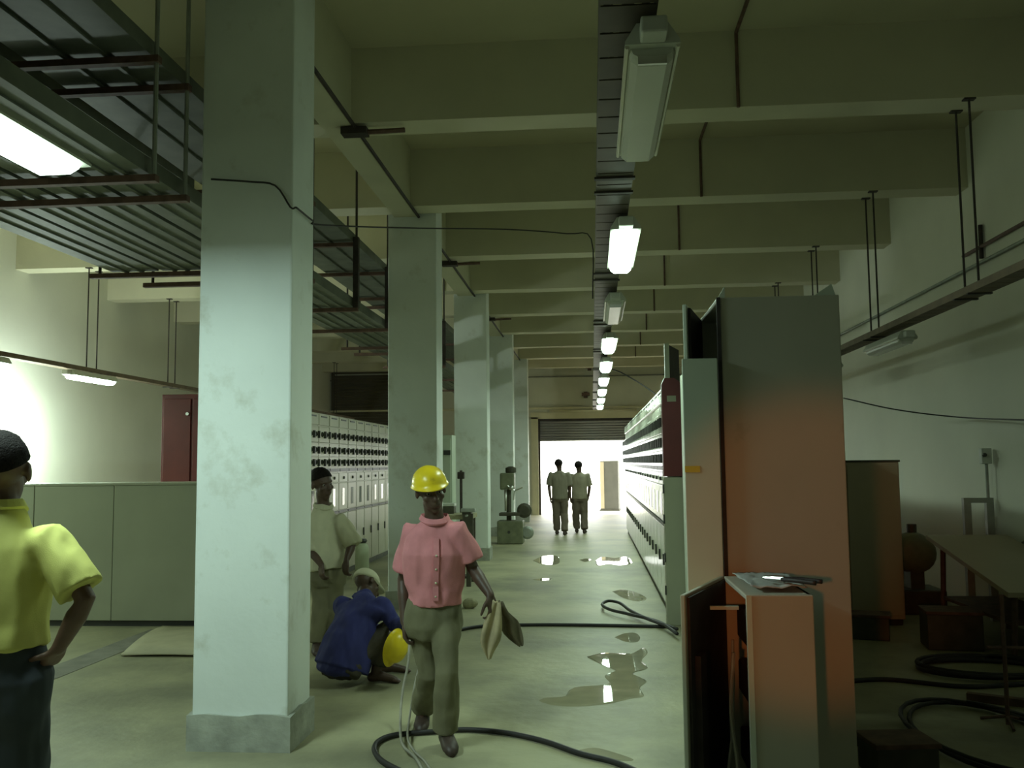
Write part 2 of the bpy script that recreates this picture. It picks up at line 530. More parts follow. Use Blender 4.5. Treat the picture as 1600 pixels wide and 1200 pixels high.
for (x0, x1, y0, y1), w in zip([(-4.02, -3.30, 1.5, 7.4), (-3.20, -2.46, 1.5, 24.0)], ('farther from the columns', 'nearer the columns')):
    wide_tray('upper cable tray of the left bay, ' + w, x0, x1, y0, y1, 3.96)
HY = [4.90, 5.30, 7.42, 7.86, 9.40, 10.90, 12.60, 13.30, 15.2, 17.7, 20.3]
for i, y in enumerate(HY):
    xl = -4.20 if y < 7.6 else (-3.95 if y < 8 else -3.45)
    t = empty('tray_hanger', (xl, y, 3.245), 0, 'iron hanger bar under the wide left trays, %s from the camera' % ORD[i], 'hanger', 'hangers of the wide trays')
    w = -2.40-xl
    for z in (0.0, 0.69):
        MB().box(0, w, -0.025, 0.025, z-0.035, z+0.004).build('cross_bar', 'rust_iron', t)
    for x in (0.08, w-0.02):
        MB().tube([(x, 0, 0.0), (x, 0, ZC-3.245 if not (0.0 <= (y-7.5) % 2.57 <= 0.32) else ZB-3.245)], 0.013, 6).build('rod', 'galvanised' if y < 6 else 'dark_iron', t)
    if y > 9:
        MB().box(w-0.05, w+0.005, -0.03, 0.03, 0, 0.75).build('side_post', 'dark_iron', t)

# conduit stepping over the beams of the ceiling, small pieces seen between beams
t = empty('conduit', (1.24, 5.3, ZC), 0, 'dark conduit crossing the ceiling right of the middle lamps', 'conduit')
for k in range(0, 8):
    y0 = 7.50+2.57*(k-1)+0.32; y1 = 7.50+2.57*k
    MB().tube([(0, y0-5.3, -0.63), (0, y0-5.3+0.02, -0.03), (0.01, (y0+y1)/2-5.3, -0.03), (0, y1-5.3-0.02, -0.03), (0, y1-5.3-0.02, -0.66)], 0.016, 6).build('pipe_length', 'rust_iron', t)
# dark pipe with clamps under the long beam
t = empty('conduit', (-1.95, 5.0, ZB-0.03), 0, 'dark conduit clamped along the long beam above the columns', 'conduit')
for y0, y1 in ((0.75, 5.42), (5.90, 10.57), (11.05, 15.72), (16.2, 20.6)):
    MB().tube([(0, y0, 0), (0, y1, 0)], 0.018, 6).build('pipe_length', 'dark_iron', t)
for y in (7.55, 12.85, 18.0):
    MB().box(-0.12, 0.10, y-5.06, y-4.94, -0.06, 0.0).build('clamp', 'dark_iron', t)
    MB().tube([(0.10, y-5, -0.035), (0.42, y-5, -0.03)], 0.022, 6).build('side_arm', 'rust_iron', t)
# pipes on the right wall
for z, y0, y1, lab in ((3.62, 6, 27, 'thin pale pipe along the right wall above the tray'), (3.78, 4.5, 10.2, 'short dark pipe on the right wall above the pale one')):
    p = MB().tube([(XR-0.035, y0, z), (XR-0.035, y1, z)], 0.020, 8).build('wall_pipe', 'galvanised' if z < 3.7 else 'rust_iron', smooth=True)
    tag(p, lab, 'pipe', 'pipes on the right wall')
t = tag(MB().tube([at(1521, 352, 9.75), at(1523, 404, 9.75)], 0.024, 8).build('pipe_stub', 'dark_iron'), 'short dark upright pipe stub high on the right wall', 'pipe')
dx = XR-0.03-t.data.vertices[0].co.x
t.location.x = dx

def wire(name, pts, r, mat, label, cat='wire', group=None, n=8):
    o = MB().tube(smooth_path(pts, n), r, 6).build(name, mat, smooth=True)
    return tag(o, label, cat, group)
wire('wire', [at(330, 280, 5.265), at(390, 284, 5.265), at(430, 290, 5.265), (-1.755, 5.262, 3.145), (-1.728, 5.275, 3.145), (-1.722, 5.31, 3.145), (-1.722, 5.6, 3.15), (-1.70, 5.75, 3.16), (-1.3, 6.9, 3.42), (-0.7, 7.8, 3.62), (-0.2, 8.5, 3.74), (0.03, 8.9, 3.78), (0.035, 9.0, 3.21)], 0.006, 'cable_black', 'thin black wire slung from the nearest column to the middle tray', n=4)
wire('wire', [at(1318, 622, 11.0), at(1400, 640, 10.6), at(1500, 652, 10.2), at(1620, 657, 8.1)], 0.008, 'cable_black', 'thin dark wire strung across in front of the right wall')
wire('wire', [(0.2, 15.5, 3.2), (0.5, 15.0, 3.05), (0.95, 14.5, 2.7), (1.1, 14.2, 2.47)], 0.010, 'cable_black', 'slack wire from the middle tray down to the right switchgear')

# small brackets on the back wall
for (px, py, lab) in ((921, 574, 'small dark bracket high on the back wall above the door, upper of two'), (915, 617, 'small dark bracket on the back wall above the door, lower of two')):
    p = at(px, py, YB-0.06)
    t = empty('wall_bracket', (p.x, YB, p.z), 0, lab, 'bracket', 'brackets on the back wall')
    MB().box(-0.06, 0.06, -0.03, 0, -0.10, 0.10).build('back_plate', 'rust_iron', t)
    MB().box(-0.12, 0.12, -0.2, -0.03, -0.03, 0.06).build('arm', 'rust_iron', t)

# ------------------------------------------------------------------ switchgear rows
def make_switchgear(w, mat, H=2.32, D=0.62):
    t = empty('switchgear_cabinet')
    MB().box(0.004, w-0.004, 0.02, D, 0.08, H).build('body', mat, t)
    MB().box(0.0, w, 0.03, D-0.02, 0.0, 0.08).build('plinth', 'panel_seam', t)
    MB().box(0.012, w-0.012, 0.0, 0.02, H-0.16, H-0.012).build('top_panel', mat, t, bevel=0.004)
    MB().box(w*0.2, w*0.75, -0.005, 0.0, H-0.055, H-0.035).build('name_plate', 'handle_black', t)
    zs = [(2.14, 1.925), (1.915, 1.735), (1.725, 1.59)]
    for z1, z0 in zs:
        cd = MB().box(0.012, w-0.012, 0.0, 0.02, z0, z1).build('compartment_door', mat, t, bevel=0.004)
        zc = (z0+z1)/2
        for q in (0.28, 0.72):
            hb = MB().lathe([(0.034, 0.0), (0.034, 0.012), (0.022, 0.018), (0.020, 0.034)], (w*q, 0.0, zc), 12, 'Y')
            hb.box(w*q-0.014, w*q+0.014, -0.062, -0.030, zc-0.055, zc+0.04)
            hb.build('rotary_handle', 'handle_black', cd)
        MB().box(w*0.5-0.03, w*0.5+0.03, -0.012, 0.0, zc-0.02, zc+0.04).build('meter', 'meter_face', cd)
    MB().box(0.012, w-0.012, -0.014, 0.02, 1.525, 1.565).build('terminal_strip', 'handle_black', t)
    MB().box(0.012, w-0.012, 0.0, 0.02, 1.37, 1.50).build('indicator_panel', mat, t, bevel=0.004)
    lm = MB().lathe([(0.022, 0.0), (0.022, 0.014), (0.014, 0.02)], (w*0.5, 0.0, 1.43), 12, 'Y')
    lm.build('indicator_lamp', 'handle_black', t)
    md = MB().box(0.012, w-0.012, 0.0, 0.02, 0.97, 1.355).build('middle_door', mat, t, bevel=0.004)
    MB().box(w*0.36, w*0.60, -0.004, 0.0, 1.03, 1.28).build('window', 'window_glass', md)
    MB().box(0.012, w-0.012, -0.004, 0.02, 0.925, 0.955).build('edge_strip', 'handle_black', t)
    ld = MB().box(0.012, w-0.012, 0.0, 0.02, 0.10, 0.915).build('lower_door', mat, t, bevel=0.004)
    MB().box(w*0.85, w*0.89, -0.02, 0.0, 0.50, 0.62).build('latch', 'handle_black', ld)
    return t

lp = make_switchgear(0.50, 'panel_cream')
LX = -3.66
for i in range(14):
    o = lp if i == 0 else copy_tree(lp)
    o.location = (LX, 11.75+0.505*i, 0); o.rotation_euler = (0, 0, PI/2)
    tag(o, 'cream switchgear cabinet in the left row behind the columns, %s from the near end' % ORD[i], 'cabinet', 'left switchgear row')
RX, RW = 0.765, 0.60
rp = make_switchgear(RW, 'panel_white', H=2.42)
for i in range(20):
    o = rp if i == 0 else copy_tree(rp)
    o.location = (RX, 9.55+0.06+(RW+0.004)*(i+1), 0); o.rotation_euler = (0, 0, -PI/2)
    tag(o, 'pale glossy switchgear cabinet in the right row, %s behind the red ended one' % ORD[i] if i else 'pale glossy switchgear cabinet in the right row, directly behind the red end panel', 'cabinet', 'right switchgear row')
# the end panel of the right row: red above, grey below
t = empty('end_cabinet', (RX-0.05, 9.45, 0), 0, 'narrow end cabinet of the right row with dark red upper half', 'cabinet')
MB().box(0, 0.66, 0.0, 0.15, 0.0, 1.46).build('lower_panel', 'panel_grey', t, bevel=0.006)['label'] = 'grey lower panel'
u = MB()
pr_ = [(0, 1.47), (0.66, 1.47), (0.66, 2.40), (0.20, 2.40), (0.13, 2.46), (0.03, 2.46), (0.0, 2.40)]
u.rings([[V((x, 0.0, z)) for x, z in pr_], [V((x, 0.15, z)) for x, z in pr_]])
u.build('upper_panel', 'panel_red', t)['label'] = 'dark red upper panel'
MB().box(0.05, 0.14, -0.006, 0, 2.22, 2.28).build('name_plate', 'panel_grey', t)
for z in (0.3, 0.62, 1.0, 1.3):
    MB().box(-0.014, 0.0, -0.012, 0.02, z, z+0.09).build('hinge', 'handle_black', t)
# upright flap standing up behind the red end
t = empty('duct_flap', (0.80, 10.05, 2.43), 0, 'pale upright duct flap standing above the red cabinet end', 'duct')
MB().box(0.0, 0.05, 0, 0.06, 0, 0.46).build('edge', 'panel_pale', t)
f = MB()
f.rings([[V((0.05, 0.0, -0.0)), V((0.05, 0.02, -0.0)), V((0.05, 0.02, 0.44)), V((0.05, 0.0, 0.44))], [V((0.20, 0.5, 0)), V((0.20, 0.52, 0)), V((0.20, 0.52, 0.44)), V((0.20, 0.5, 0.44))]])
f.build('side_sheet', 'interior_dark', t)

# ------------------------------------------------------------------ the nearer cabinets on the right
# pale cabinet (its end faces the camera)
t = empty('pale_cabinet', (0.682, 6.20, 0), 0, 'pale green upright cabinet between the tall cabinet and the red end', 'cabinet')
MB().box(0, 0.60, 0.0, 0.8, 0.06, 2.29).build('body', 'panel_pale', t, bevel=0.006)
MB().box(0.02, 0.58, 0.02, 0.78, 0.0, 0.06).build('plinth', 'panel_seam', t)
MB().box(-0.018, -0.001, 0.04, 0.76, 0.1, 2.25).build('door', 'panel_pale', t, bevel=0.004)
for z in (0.35, 0.72, 1.09, 1.28, 1.47, 1.66, 1.84):
    MB().box(-0.045, -0.0, -0.006, 0.05, z-0.022, z+0.022).build('hinge', 'handle_black', t, bevel=0.006)
MB().box(0.0, 0.09, -0.004, 0.0, 1.555, 1.585).build('warning_strip', 'yellow_plate', t)  # light through the gap, put in as a yellow strip
for i in range(1, 4):  # unseen cabinets added to keep lamp light off the right floor
    c = copy_tree(t)
    c.location = (0.93, 6.20+0.81*i, 0)
    tag(c, 'pale green upright cabinet hidden in the row, %s behind the visible pale one' % ORD[i-1], 'cabinet', 'pale green cabinets')
for i in range(2):  # narrowed unseen copies, added as light blockers as well
    c = copy_tree(t)
    c.location = (0.86, 4.50+0.83*i, 0)
    c.scale = (0.46, 1, 1)
    tag(c, ['pale green cabinet hidden directly behind the tall orange lit cabinet', 'pale green cabinet hidden between the other hidden one and the visible one'][i], 'cabinet', 'pale green cabinets')
# tall cabinet with its upper door swung open
BX0, BX1, BY0, BY1, BH = 0.525, 1.015, 3.84, 4.44, 2.29
t = empty('tall_cabinet', (BX0, BY0, 0), 0, 'tall grey cabinet lit orange from the front, its upper door ajar', 'cabinet')
w, d = BX1-BX0, BY1-BY0
b = MB()
b.box(0.0, w, 0.0, 0.02, 0, BH).box(0.0, w, d-0.02, d, 0, BH).box(w-0.02, w, 0.02, d-0.02, 0, BH)
b.box(0.0, w, 0.02, d-0.02, BH-0.02, BH).box(0, w, 0.02, d-0.02, 0, 0.1)
b.build('body', 'panel_tall', t, bevel=0.004)
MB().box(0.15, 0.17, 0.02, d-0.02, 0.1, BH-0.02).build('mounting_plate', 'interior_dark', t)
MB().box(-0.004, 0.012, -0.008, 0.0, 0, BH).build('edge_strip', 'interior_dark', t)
M = Matrix.Translation((0.0, d, 0)) @ Matrix.Rotation(math.radians(-13.5), 4, 'Z')
dr = MB().box(-0.018, 0.0, -0.47, 0.0, 0.1, BH, M=M).build('door', 'panel_pale', t, bevel=0.004)
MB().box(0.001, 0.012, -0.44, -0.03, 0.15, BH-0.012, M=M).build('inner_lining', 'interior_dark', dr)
MB().box(0.012, 0.05, -0.42, -0.36, 1.95, 2.05, M=M).build('lock', 'chrome', dr)
MB().box(w*0.70, w*0.98, 0.1, 0.4, BH, BH+0.012).build('cover_plate', 'panel_pale', t)
# ridge on the cabinet top: two bent sheet corners
for x in (0.005, w*0.80):
    f = MB()
    f.rings([[V((x, 0.02, BH)), V((x+0.09 if x > .1 else x+0.03, 0.02, BH)), V((x+0.075 if x > .1 else x+0.03, 0.02, BH+0.05))], [V((x, 0.03, BH)), V((x+0.09 if x > .1 else x+0.03, 0.03, BH)), V((x+0.075 if x > .1 else x+0.03, 0.03, BH+0.05))]])
    f.build('lifting_lug', 'panel_pale', t)
# pale cover leaned upright against the tall cabinet
t = empty('leaning_cover', (0.372, 3.80, 0), 0, 'narrow pale cover sheet standing upright against the tall cabinet', 'panel')
MB().box(0.0, 0.142, 0.0, 0.018, 0.0, 2.035).build('sheet', 'panel_pale', t, bevel=0.003)
MB().box(0.125, 0.142, 0.018, 0.035, 0.0, 2.035).build('folded_edge', 'panel_pale', t)
MB().box(0.0, 0.06, -0.003, 0.0, 1.575, 1.60).build('warning_strip', 'yellow_plate', t)  # yellow colour standing for the light in the gap
# low cabinet in front
AX0, AX1, AY0, AY1, AH = 0.512, 0.735, 3.25, 3.78, 1.165
t = empty('low_cabinet', (AX0, AY0, 0), 0, 'low grey cabinet in the foreground, open and empty of covers', 'cabinet')
w, d = AX1-AX0, AY1-AY0
b = MB()
b.box(0, w, 0, 0.018, 0, AH).box(0, w, d-0.018, d, 0, AH).box(w-0.018, w, 0.018, d-0.018, 0, AH).box(0, w, 0.018, d-0.018, AH-0.018, AH).box(0, w, 0.018, d-0.018, 0, 0.08)
b.build('body', 'panel_tall', t, bevel=0.004)
MB().box(0.0, 0.018, -0.004, 0.0, 0, AH).build('corner_trim', 'panel_pale', t)
MB().box(0.10, 0.115, 0.02, d-0.02, 0.08, AH-0.02).build('mounting_plate', 'interior_dark', t)
for z in (0.25, 0.5, 0.75, 0.95):
    MB().box(0.03, 0.10, 0.1, d-0.1, z, z+0.12).build('breaker', 'interior_dark', t, bevel=0.01)
M = Matrix.Translation((0.0, d, 0)) @ Matrix.Rotation(math.radians(-21), 4, 'Z')
dr = MB().box(-0.018, 0.0, -0.57, 0.0, 0.05, AH, M=M).build('door', 'panel_grey', t, bevel=0.004)
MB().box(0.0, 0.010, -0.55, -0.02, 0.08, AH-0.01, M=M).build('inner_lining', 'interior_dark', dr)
MB().box(0.010, 0.030, -0.50, -0.42, 0.25, 0.95, M=M).build('stiffener', 'dark_iron', dr)
MB().box(-0.10, 0.0, 0.17, 0.185, AH-0.075, AH-0.063).build('stay_bar', 'panel_pale', t)
MB().tube(smooth_path([(-0.03, 0.12, 0.95), (-0.045, 0.12, 0.75), (-0.03, 0.10, 0.55), (-0.05, 0.08, 0.35), (-0.01, 0.08, 0.12)]), 0.007, 6).build('wire', 'cable_grey', t)
MB().tube(smooth_path([(-0.02, 0.2, 0.98), (-0.03, 0.18, 0.7), (-0.06, 0.15, 0.45), (-0.02, 0.12, 0.15)]), 0.006, 6).build('wire', 'cable_grey', t)
# things lying on the low cabinet
s = MB()
nx, ny = 20, 14
P = [[None]*ny for _ in range(nx)]
for i in range(nx):
    for j in range(ny):
        x = AX0+0.03+0.19*i/(nx-1); y = AY0+0.06+0.42*j/(ny-1)
        zz = AH+0.012+0.020*abs(noise.noise(V((x*14, y*9, 3.1))))+0.010*abs(noise.noise(V((x*40, y*40, 1))))
        P[i][j] = s.bm.verts.new((x+0.015*noise.noise(V((x*9, y*9, 8))), y, zz))
for i in range(nx-1):
    for j in range(ny-1):
        s.bm.faces.new((P[i][j], P[i+1][j], P[i+1][j+1], P[i][j+1]))
o = s.build('plastic_sheet', 'plastic_sheet', smooth=True)
md = o.modifiers.new('thickness', 'SOLIDIFY'); md.thickness = 0.003; md.offset = 1
tag(o, 'crumpled grey plastic sheet on top of the low cabinet', 'sheet')
t = empty('pliers', (0.655, 3.34, AH+0.042), math.radians(-38), 'dark tipped pliers lying on the plastic sheet of the low cabinet', 'tool')
for s_ in (-1, 1):
    MB().tube(smooth_path([(-0.005, s_*0.004, 0), (0.05, s_*0.020, 0.002), (0.13, s_*0.024, 0.0)]), 0.008, 8).build('handle', 'cable_black', t, smooth=True)
MB().tube([(-0.075, 0, 0), (-0.03, 0, 0), (0.005, 0, 0)], [0.006, 0.012, 0.013], 8).build('jaw', 'chrome', t)

# red topped cabinet at the back left, low desks in front of it
t = empty('red_cabinet', (-5.60, 11.7, 0), 0, 'dark red tall cabinet against the back of the low grey cabinets', 'cabinet')
MB().box(0, 1.0, 0.0, 0.6, 0.0, 2.56).build('body', 'panel_red', t, bevel=0.008)
MB().box(0.03, 0.40, -0.02, -0.001, 0.2, 2.50).build('door', 'panel_red', t, bevel=0.006)
MB().box(0.43, 0.97, -0.02, -0.001, 0.2, 2.50).build('door', 'panel_red', t, bevel=0.006)
MB().tube([(0.365, -0.02, 2.30), (0.365, -0.05, 2.30)], 0.022, 10).build('knob', 'chrome', t)
x = -5.78
for i, (w, lab) in enumerate(((0.86, 'low grey cabinet behind the man in the yellow shirt'), (0.90, 'low grey cabinet between the yellow shirted man and the nearest column'), (0.7, 'low grey cabinet half hidden by the nearest column'))):
    t = empty('low_cabinet', (x, 9.25, 0), 0, lab, 'cabinet', 'low grey cabinets on the left')
    MB().box(0.003, w-0.003, 0.0, 0.6, 0.06, 1.43).build('body', 'panel_beige' if False else 'panel_grey', t, bevel=0.005)
    MB().box(0.0, w, 0.03, 0.57, 0.0, 0.06).build('plinth', 'handle_black', t)
    MB().box(-0.0, w, -0.008, 0.6, 1.43, 1.455).build('top', 'panel_grey', t, bevel=0.004)
    if i == 2:
        MB().lathe([(0.018, 0), (0.018, 0.02)], (0.07, 0.0, 0.90), 10, 'Y').build('lock', 'handle_black', t)
    x += w
# extra row of low cabinets left of that, behind the man
t = empty('low_cabinet', (-6.66, 9.25, 0), 0, 'low grey cabinet at the left edge behind the dark haired head', 'cabinet', 'low grey cabinets on the left')
MB().box(0.003, 0.875, 0.0, 0.6, 0.06, 1.43).build('body', 'panel_grey', t, bevel=0.005)
MB().box(0, 0.878, 0.03, 0.57, 0.0, 0.06).build('plinth', 'handle_black', t)
MB().box(0, 0.878, -0.008, 0.6, 1.43, 1.455).build('top', 'panel_grey', t, bevel=0.004)
# plywood sheet on the floor beside the nearest column
s = MB()
nx, ny = 16, 8
P = [[None]*ny for _ in range(nx)]
for i in range(nx):
    for j in range(ny):
        u, v = i/(nx-1), j/(ny-1)
        x = -4.05+1.40*u - 0.32*v; y = 7.80+1.45*v
        P[i][j] = s.bm.verts.new((x, y, 0.012+0.055*math.sin(PI*v)*(0.6+0.4*u)+0.02*(1-v)*(0.5+0.5*math.sin(u*5))))
for i in range(nx-1):
    for j in range(ny-1):
        s.bm.faces.new((P[i][j], P[i+1][j], P[i+1][j+1], P[i][j+1]))
o = s.build('plywood_sheet', 'plywood', smooth=True)
md = o.modifiers.new('thickness', 'SOLIDIFY'); md.thickness = 0.012; md.offset = -1
tag(o, 'pale bowed plywood sheet lying on the floor left of the nearest column', 'sheet')
# pale canister by the left switchgear
t = empty('canister', (-3.30, 13.2, 0), 0, 'pale plastic canister with a dark cap standing by the left switchgear', 'canister')
MB().lathe([(0.085, 0.0), (0.10, 0.02), (0.10, 0.42), (0.085, 0.47), (0.05, 0.50)], (0, 0, 0), 16).build('body', 'plastic_pale', t, smooth=True)
MB().lathe([(0.055, 0.50), (0.075, 0.53), (0.06, 0.56)], (0, 0, 0), 12).build('cap', 'handle_black', t)
MB().lathe([(0.12, 0.0), (0.12, 0.012)], (0.02, 0, 0), 16).build('base_ring', 'handle_black', t)

# ------------------------------------------------------------------ workbench and machine beyond the second column
t = empty('workbench', (-2.05, 12.6, 0), 0, 'dark workbench behind the walking man, between the second and third columns', 'table')
MB().box(-0.45, 0.45, -0.3, 0.3, 0.88, 0.94).build('bench_top', 'stone', t, bevel=0.006)
for x in (-0.4, 0.4):
    for y in (-0.25, 0.25):
        MB().box(x-0.03, x+0.03, y-0.03, y+0.03, 0, 0.88).build('leg', 'machine_dark', t)
t = empty('bench_vice', (-1.66, 12.30, 0.94), 0, 'dark bench vice at the right end of the workbench', 'vice')
MB().box(-0.06, 0.06, -0.08, 0.1, 0, 0.06).build('base', 'machine_dark', t, bevel=0.01)
MB().box(-0.05, 0.09, -0.10, -0.06, -0.30, 0.02).build('fixed_jaw', 'machine_dark', t, bevel=0.008)
MB().box(-0.07, 0.12, -0.12, -0.0, 0.04, 0.09).build('moving_jaw', 'galvanised', t, bevel=0.01)
MB().tube([(0.02, -0.14, 0.0), (0.02, -0.26, 0.0)], 0.014, 8).build('screw', 'galvanised', t)
t = empty('tool_case', (-2.0, 12.7, 0.94), 0, 'dark tool case with a pale lid on the workbench', 'case')
MB().box(-0.16, 0.12, -0.1, 0.1, 0.0, 0.10).build('body', 'machine_dark', t, bevel=0.008)
MB().box(-0.165, 0.125, -0.105, 0.105, 0.10, 0.14).build('lid', 'fixture_grey', t, bevel=0.008)
t = empty('iron_rod_stand', (-1.88, 13.3, 0), 0, 'thin dark stand rising behind the workbench', 'stand')
MB().tube([(0, 0, 0), (0, 0, 1.52)], 0.02, 8).build('pole', 'dark_iron', t)
MB().lathe([(0.14, 0), (0.14, 0.03), (0.03, 0.05)], (0, 0, 0), 14).build('base', 'dark_iron', t)
MB().box(-0.05, 0.05, -0.04, 0.04, 1.40, 1.50).build('clamp', 'dark_iron', t, bevel=0.01)
t = empty('locker', (-2.32, 13.9, 0), 0, 'pale narrow locker seen just right of the second column', 'locker')
MB().box(-0.22, 0.22, 0, 0.4, 0.05, 2.05).build('body', 'panel_pale', t, bevel=0.006)
MB().box(-0.20, 0.20, -0.018, -0.001, 0.1, 2.0).build('door', 'panel_pale', t, bevel=0.006)
MB().box(0.10, 0.20, -0.05, -0.018, 1.75, 1.82).build('handle', 'handle_black', t)
MB().box(-0.2, 0.2, 0.02, 0.38, 0, 0.05).build('plinth', 'handle_black', t)
t = empty('pillar_drill', (-1.62, 18.9, 0), 0, 'green pillar drilling machine standing past the third column', 'machine')
MB().box(-0.30, 0.22, -0.22, 0.25, 0.0, 0.46).build('base', 'machine_green', t, bevel=0.02)
MB().tube([(-0.08, 0.05, 0.46), (-0.08, 0.05, 1.35)], 0.05, 12).build('pillar', 'machine_dark', t)
MB().box(-0.26, 0.16, -0.2, 0.2, 0.56, 0.62).build('work_table', 'machine_dark', t, bevel=0.01)
MB().box(-0.24, 0.05, -0.18, 0.2, 1.08, 1.42).build('head', 'machine_green', t, bevel=0.03)
MB().lathe([(0.10, 1.42), (0.11, 1.44), (0.11, 1.52), (0.04, 1.55)], (-0.03, 0, 0), 14).build('motor', 'machine_dark', t)
MB().tube([(-0.12, -0.20, 1.10), (-0.12, -0.20, 0.66)], [0.03, 0.022], 10).build('spindle', 'chrome', t, smooth=True)
for a in (0.4, 2.5, 4.6):
    MB().tube([(0.06, -0.2, 1.06), (0.06+0.17*math.cos(a), -0.22, 1.06+0.17*math.sin(a))], 0.014, 8, True).build('feed_handle', 'chrome', t)
MB().ball((0.0, -0.22, 1.12), 0.05).build('dial', 'chrome', t, smooth=True)
MB().lathe([(0.10, -0.05), (0.15, -0.03), (0.15, 0.03), (0.10, 0.05)], (0.24, -0.05, 0.66), 16, 'Y').build('pulley', 'machine_dark', t)
MB().lathe([(0.09, -0.04), (0.13, -0.02), (0.13, 0.02), (0.09, 0.04)], (0.30, -0.1, 0.22), 16, 'Y').build('hand_wheel', 'galvanised', t)
MB().lathe([(0.02, 0), (0.03, 0.012)], (-0.06, -0.22, 0.24), 10, 'Y').build('plug', 'handle_black', t)
# grey cabinet standing outside the door
t = empty('steel_cabinet', (0.56, 31.2, 0), math.radians(-8), 'grey steel cabinet standing outside in the bright doorway', 'cabinet')
MB().box(-0.30, 0.30, -0.02, 0.5, 0.05, 1.66).build('body', 'crate_grey', t, bevel=0.01)
MB().box(-0.33, 0.33, -0.05, 0.55, 0.0, 0.05).build('plinth', 'panel_seam', t)
MB().box(-0.30, -0.17, -0.04, -0.02, 0.08, 1.62).build('door', 'panel_beige', t)

# ------------------------------------------------------------------ right background: clutter by the wall
t = empty('beige_cabinet', (2.50, 9.50, 0), math.radians(0), 'beige upright cabinet standing behind the tall orange lit cabinet', 'cabinet')
MB().box(0, 0.52, 0, 0.6, 0.06, 1.59).build('body', 'panel_beige', t, bevel=0.006)
MB().box(0.02, 0.50, 0.02, 0.58, 0, 0.06).build('plinth', 'handle_black', t)
MB().box(-0.01, 0.53, -0.01, 0.61, 1.59, 1.61).build('top', 'machine_dark', t)
MB().box(0.015, 0.505, -0.016, -0.001, 0.1, 1.56).build('door', 'panel_beige', t, bevel=0.004)
# steel frame with a switch on a pole, at the right wall
t = empty('switch_stand', (3.92, 9.80, 0), 0, 'grey steel frame standing at the right wall with a post rising from it', 'frame')
for x in (-0.16, 0.06):
    MB().box(x-0.035, x+0.035, -0.03, 0.03, 0, 1.22).build('upright', 'galvanised', t)
MB().box(-0.19, 0.09, -0.035, 0.035, 1.17, 1.22).build('cross_bar', 'galvanised', t)
MB().tube([(0.055, 0, 1.22), (0.055, 0, 1.58)], 0.016, 8).build('post', 'galvanised', t)
sw = MB().box(0.0, 0.10, -0.04, 0.04, 1.56, 1.72).build('switch_box', 'fixture_grey', t, bevel=0.01)
MB().lathe([(0.02, 0.0), (0.02, 0.03)], (0.02, -0.04, 1.65), 10, 'Y').build('lever', 'handle_black', sw)
wire('wire', [(4.03, 9.4, 0.75), (4.035, 8.9, 0.95), (4.03, 8.3, 1.15)], 0.010, 'cable_grey', 'slanting cord on the white right wall beside the steel frame')
# slanted board resting against the wall
M = Matrix.Translation((3.98, 8.7, 0.62)) @ Matrix.Rotation(math.radians(0), 4, 'Z') @ Matrix.Rotation(math.radians(28), 4, 'Y')
t = empty('work_table', (3.62, 8.6, 0), math.radians(0), 'low wooden trestle table with a sloping board at the right edge', 'table')
MB().box(-0.38, 0.38, -0.9, 0.9, -0.02, 0.02, M=Matrix.Translation((0, 0, 0.70)) @ Matrix.Rotation(math.radians(10), 4, 'X')).build('board', 'panel_beige', t)
for y in (-0.75, 0.75):
    for x in (-0.3, 0.3):
        MB().tube([(x, y, 0), (x*0.9, y, 0.68+y*0.17)], 0.025, 8).build('leg', 'rust_iron', t)
MB().box(-0.3, 0.3, -0.72, 0.72, 0.28, 0.31).build('shelf', 'rust_iron', t)
# engine-like pump, drums and boxes in the dark
t = empty('pump', (3.36, 10.4, 0), 0, 'dark pump with a round housing beside the beige cabinet', 'machine')
MB().box(-0.25, 0.3, -0.25, 0.25, 0.0, 0.25).build('base', 'machine_dark', t, bevel=0.02)
MB().lathe([(0.12, -0.18), (0.20, -0.14), (0.22, 0.0), (0.20, 0.14), (0.12, 0.18)], (0.05, 0, 0.62), 20, 'Y').build('housing', 'machine_green', t, smooth=True)
MB().box(-0.02, 0.12, -0.12, 0.12, 0.25, 0.50).build('foot', 'machine_dark', t)
MB().tube([(-0.1, 0, 0.62), (-0.28, 0, 0.62), (-0.32, 0, 0.4)], 0.06, 10).build('pipe', 'machine_dark', t)
MB().tube([(0.05, 0, 0.82), (0.05, 0, 0.92)], 0.05, 10).build('outlet', 'machine_dark', t)
for (x, y, s_, h, lab) in ((3.06, 8.45, 0.22, 0.30, 'dark wooden box on the floor before the trestle table'), (2.50, 8.85, 0.16, 0.20, 'smaller dark box left of the wooden box'), (1.55, 5.1, 0.16, 0.16, 'dark box on the floor beside the orange lit cabinet')):
    t = empty('crate', (x, y, 0), random.uniform(-0.4, 0.4), lab, 'box', 'dark boxes on the right')
    MB().box(-s_, s_, -s_*0.8, s_*0.8, 0, h).build('body', 'machine_dark', t, bevel=0.01)
    MB().box(-s_-0.01, s_+0.01, -s_*0.8-0.01, s_*0.8+0.01, h, h+0.025).build('lid', 'rust_iron', t, bevel=0.004)
MBt = MB()
def coil_path(c, r, turns, wob, sx=1.0, sy=1.0, z=0.02, seed=0):
    pts = []
    n = int(26*turns)
    for k in range(n+1):
        a = 2*PI*k/26
        rr = r*(1+wob*math.sin(a*1.7+seed)+0.02*k/26)
        pts.append(V((c[0]+rr*sx*math.cos(a), c[1]+rr*sy*math.sin(a), z+0.012*(k/26))))
    return pts
tag(MB().tube(coil_path((2.25, 5.72), 0.47, 2.2, 0.06, 0.85, 1.55), 0.014, 6).build('cable_coil', 'cable_black', smooth=True), 'large loose coil of black cable on the dark floor at the right', 'cable')
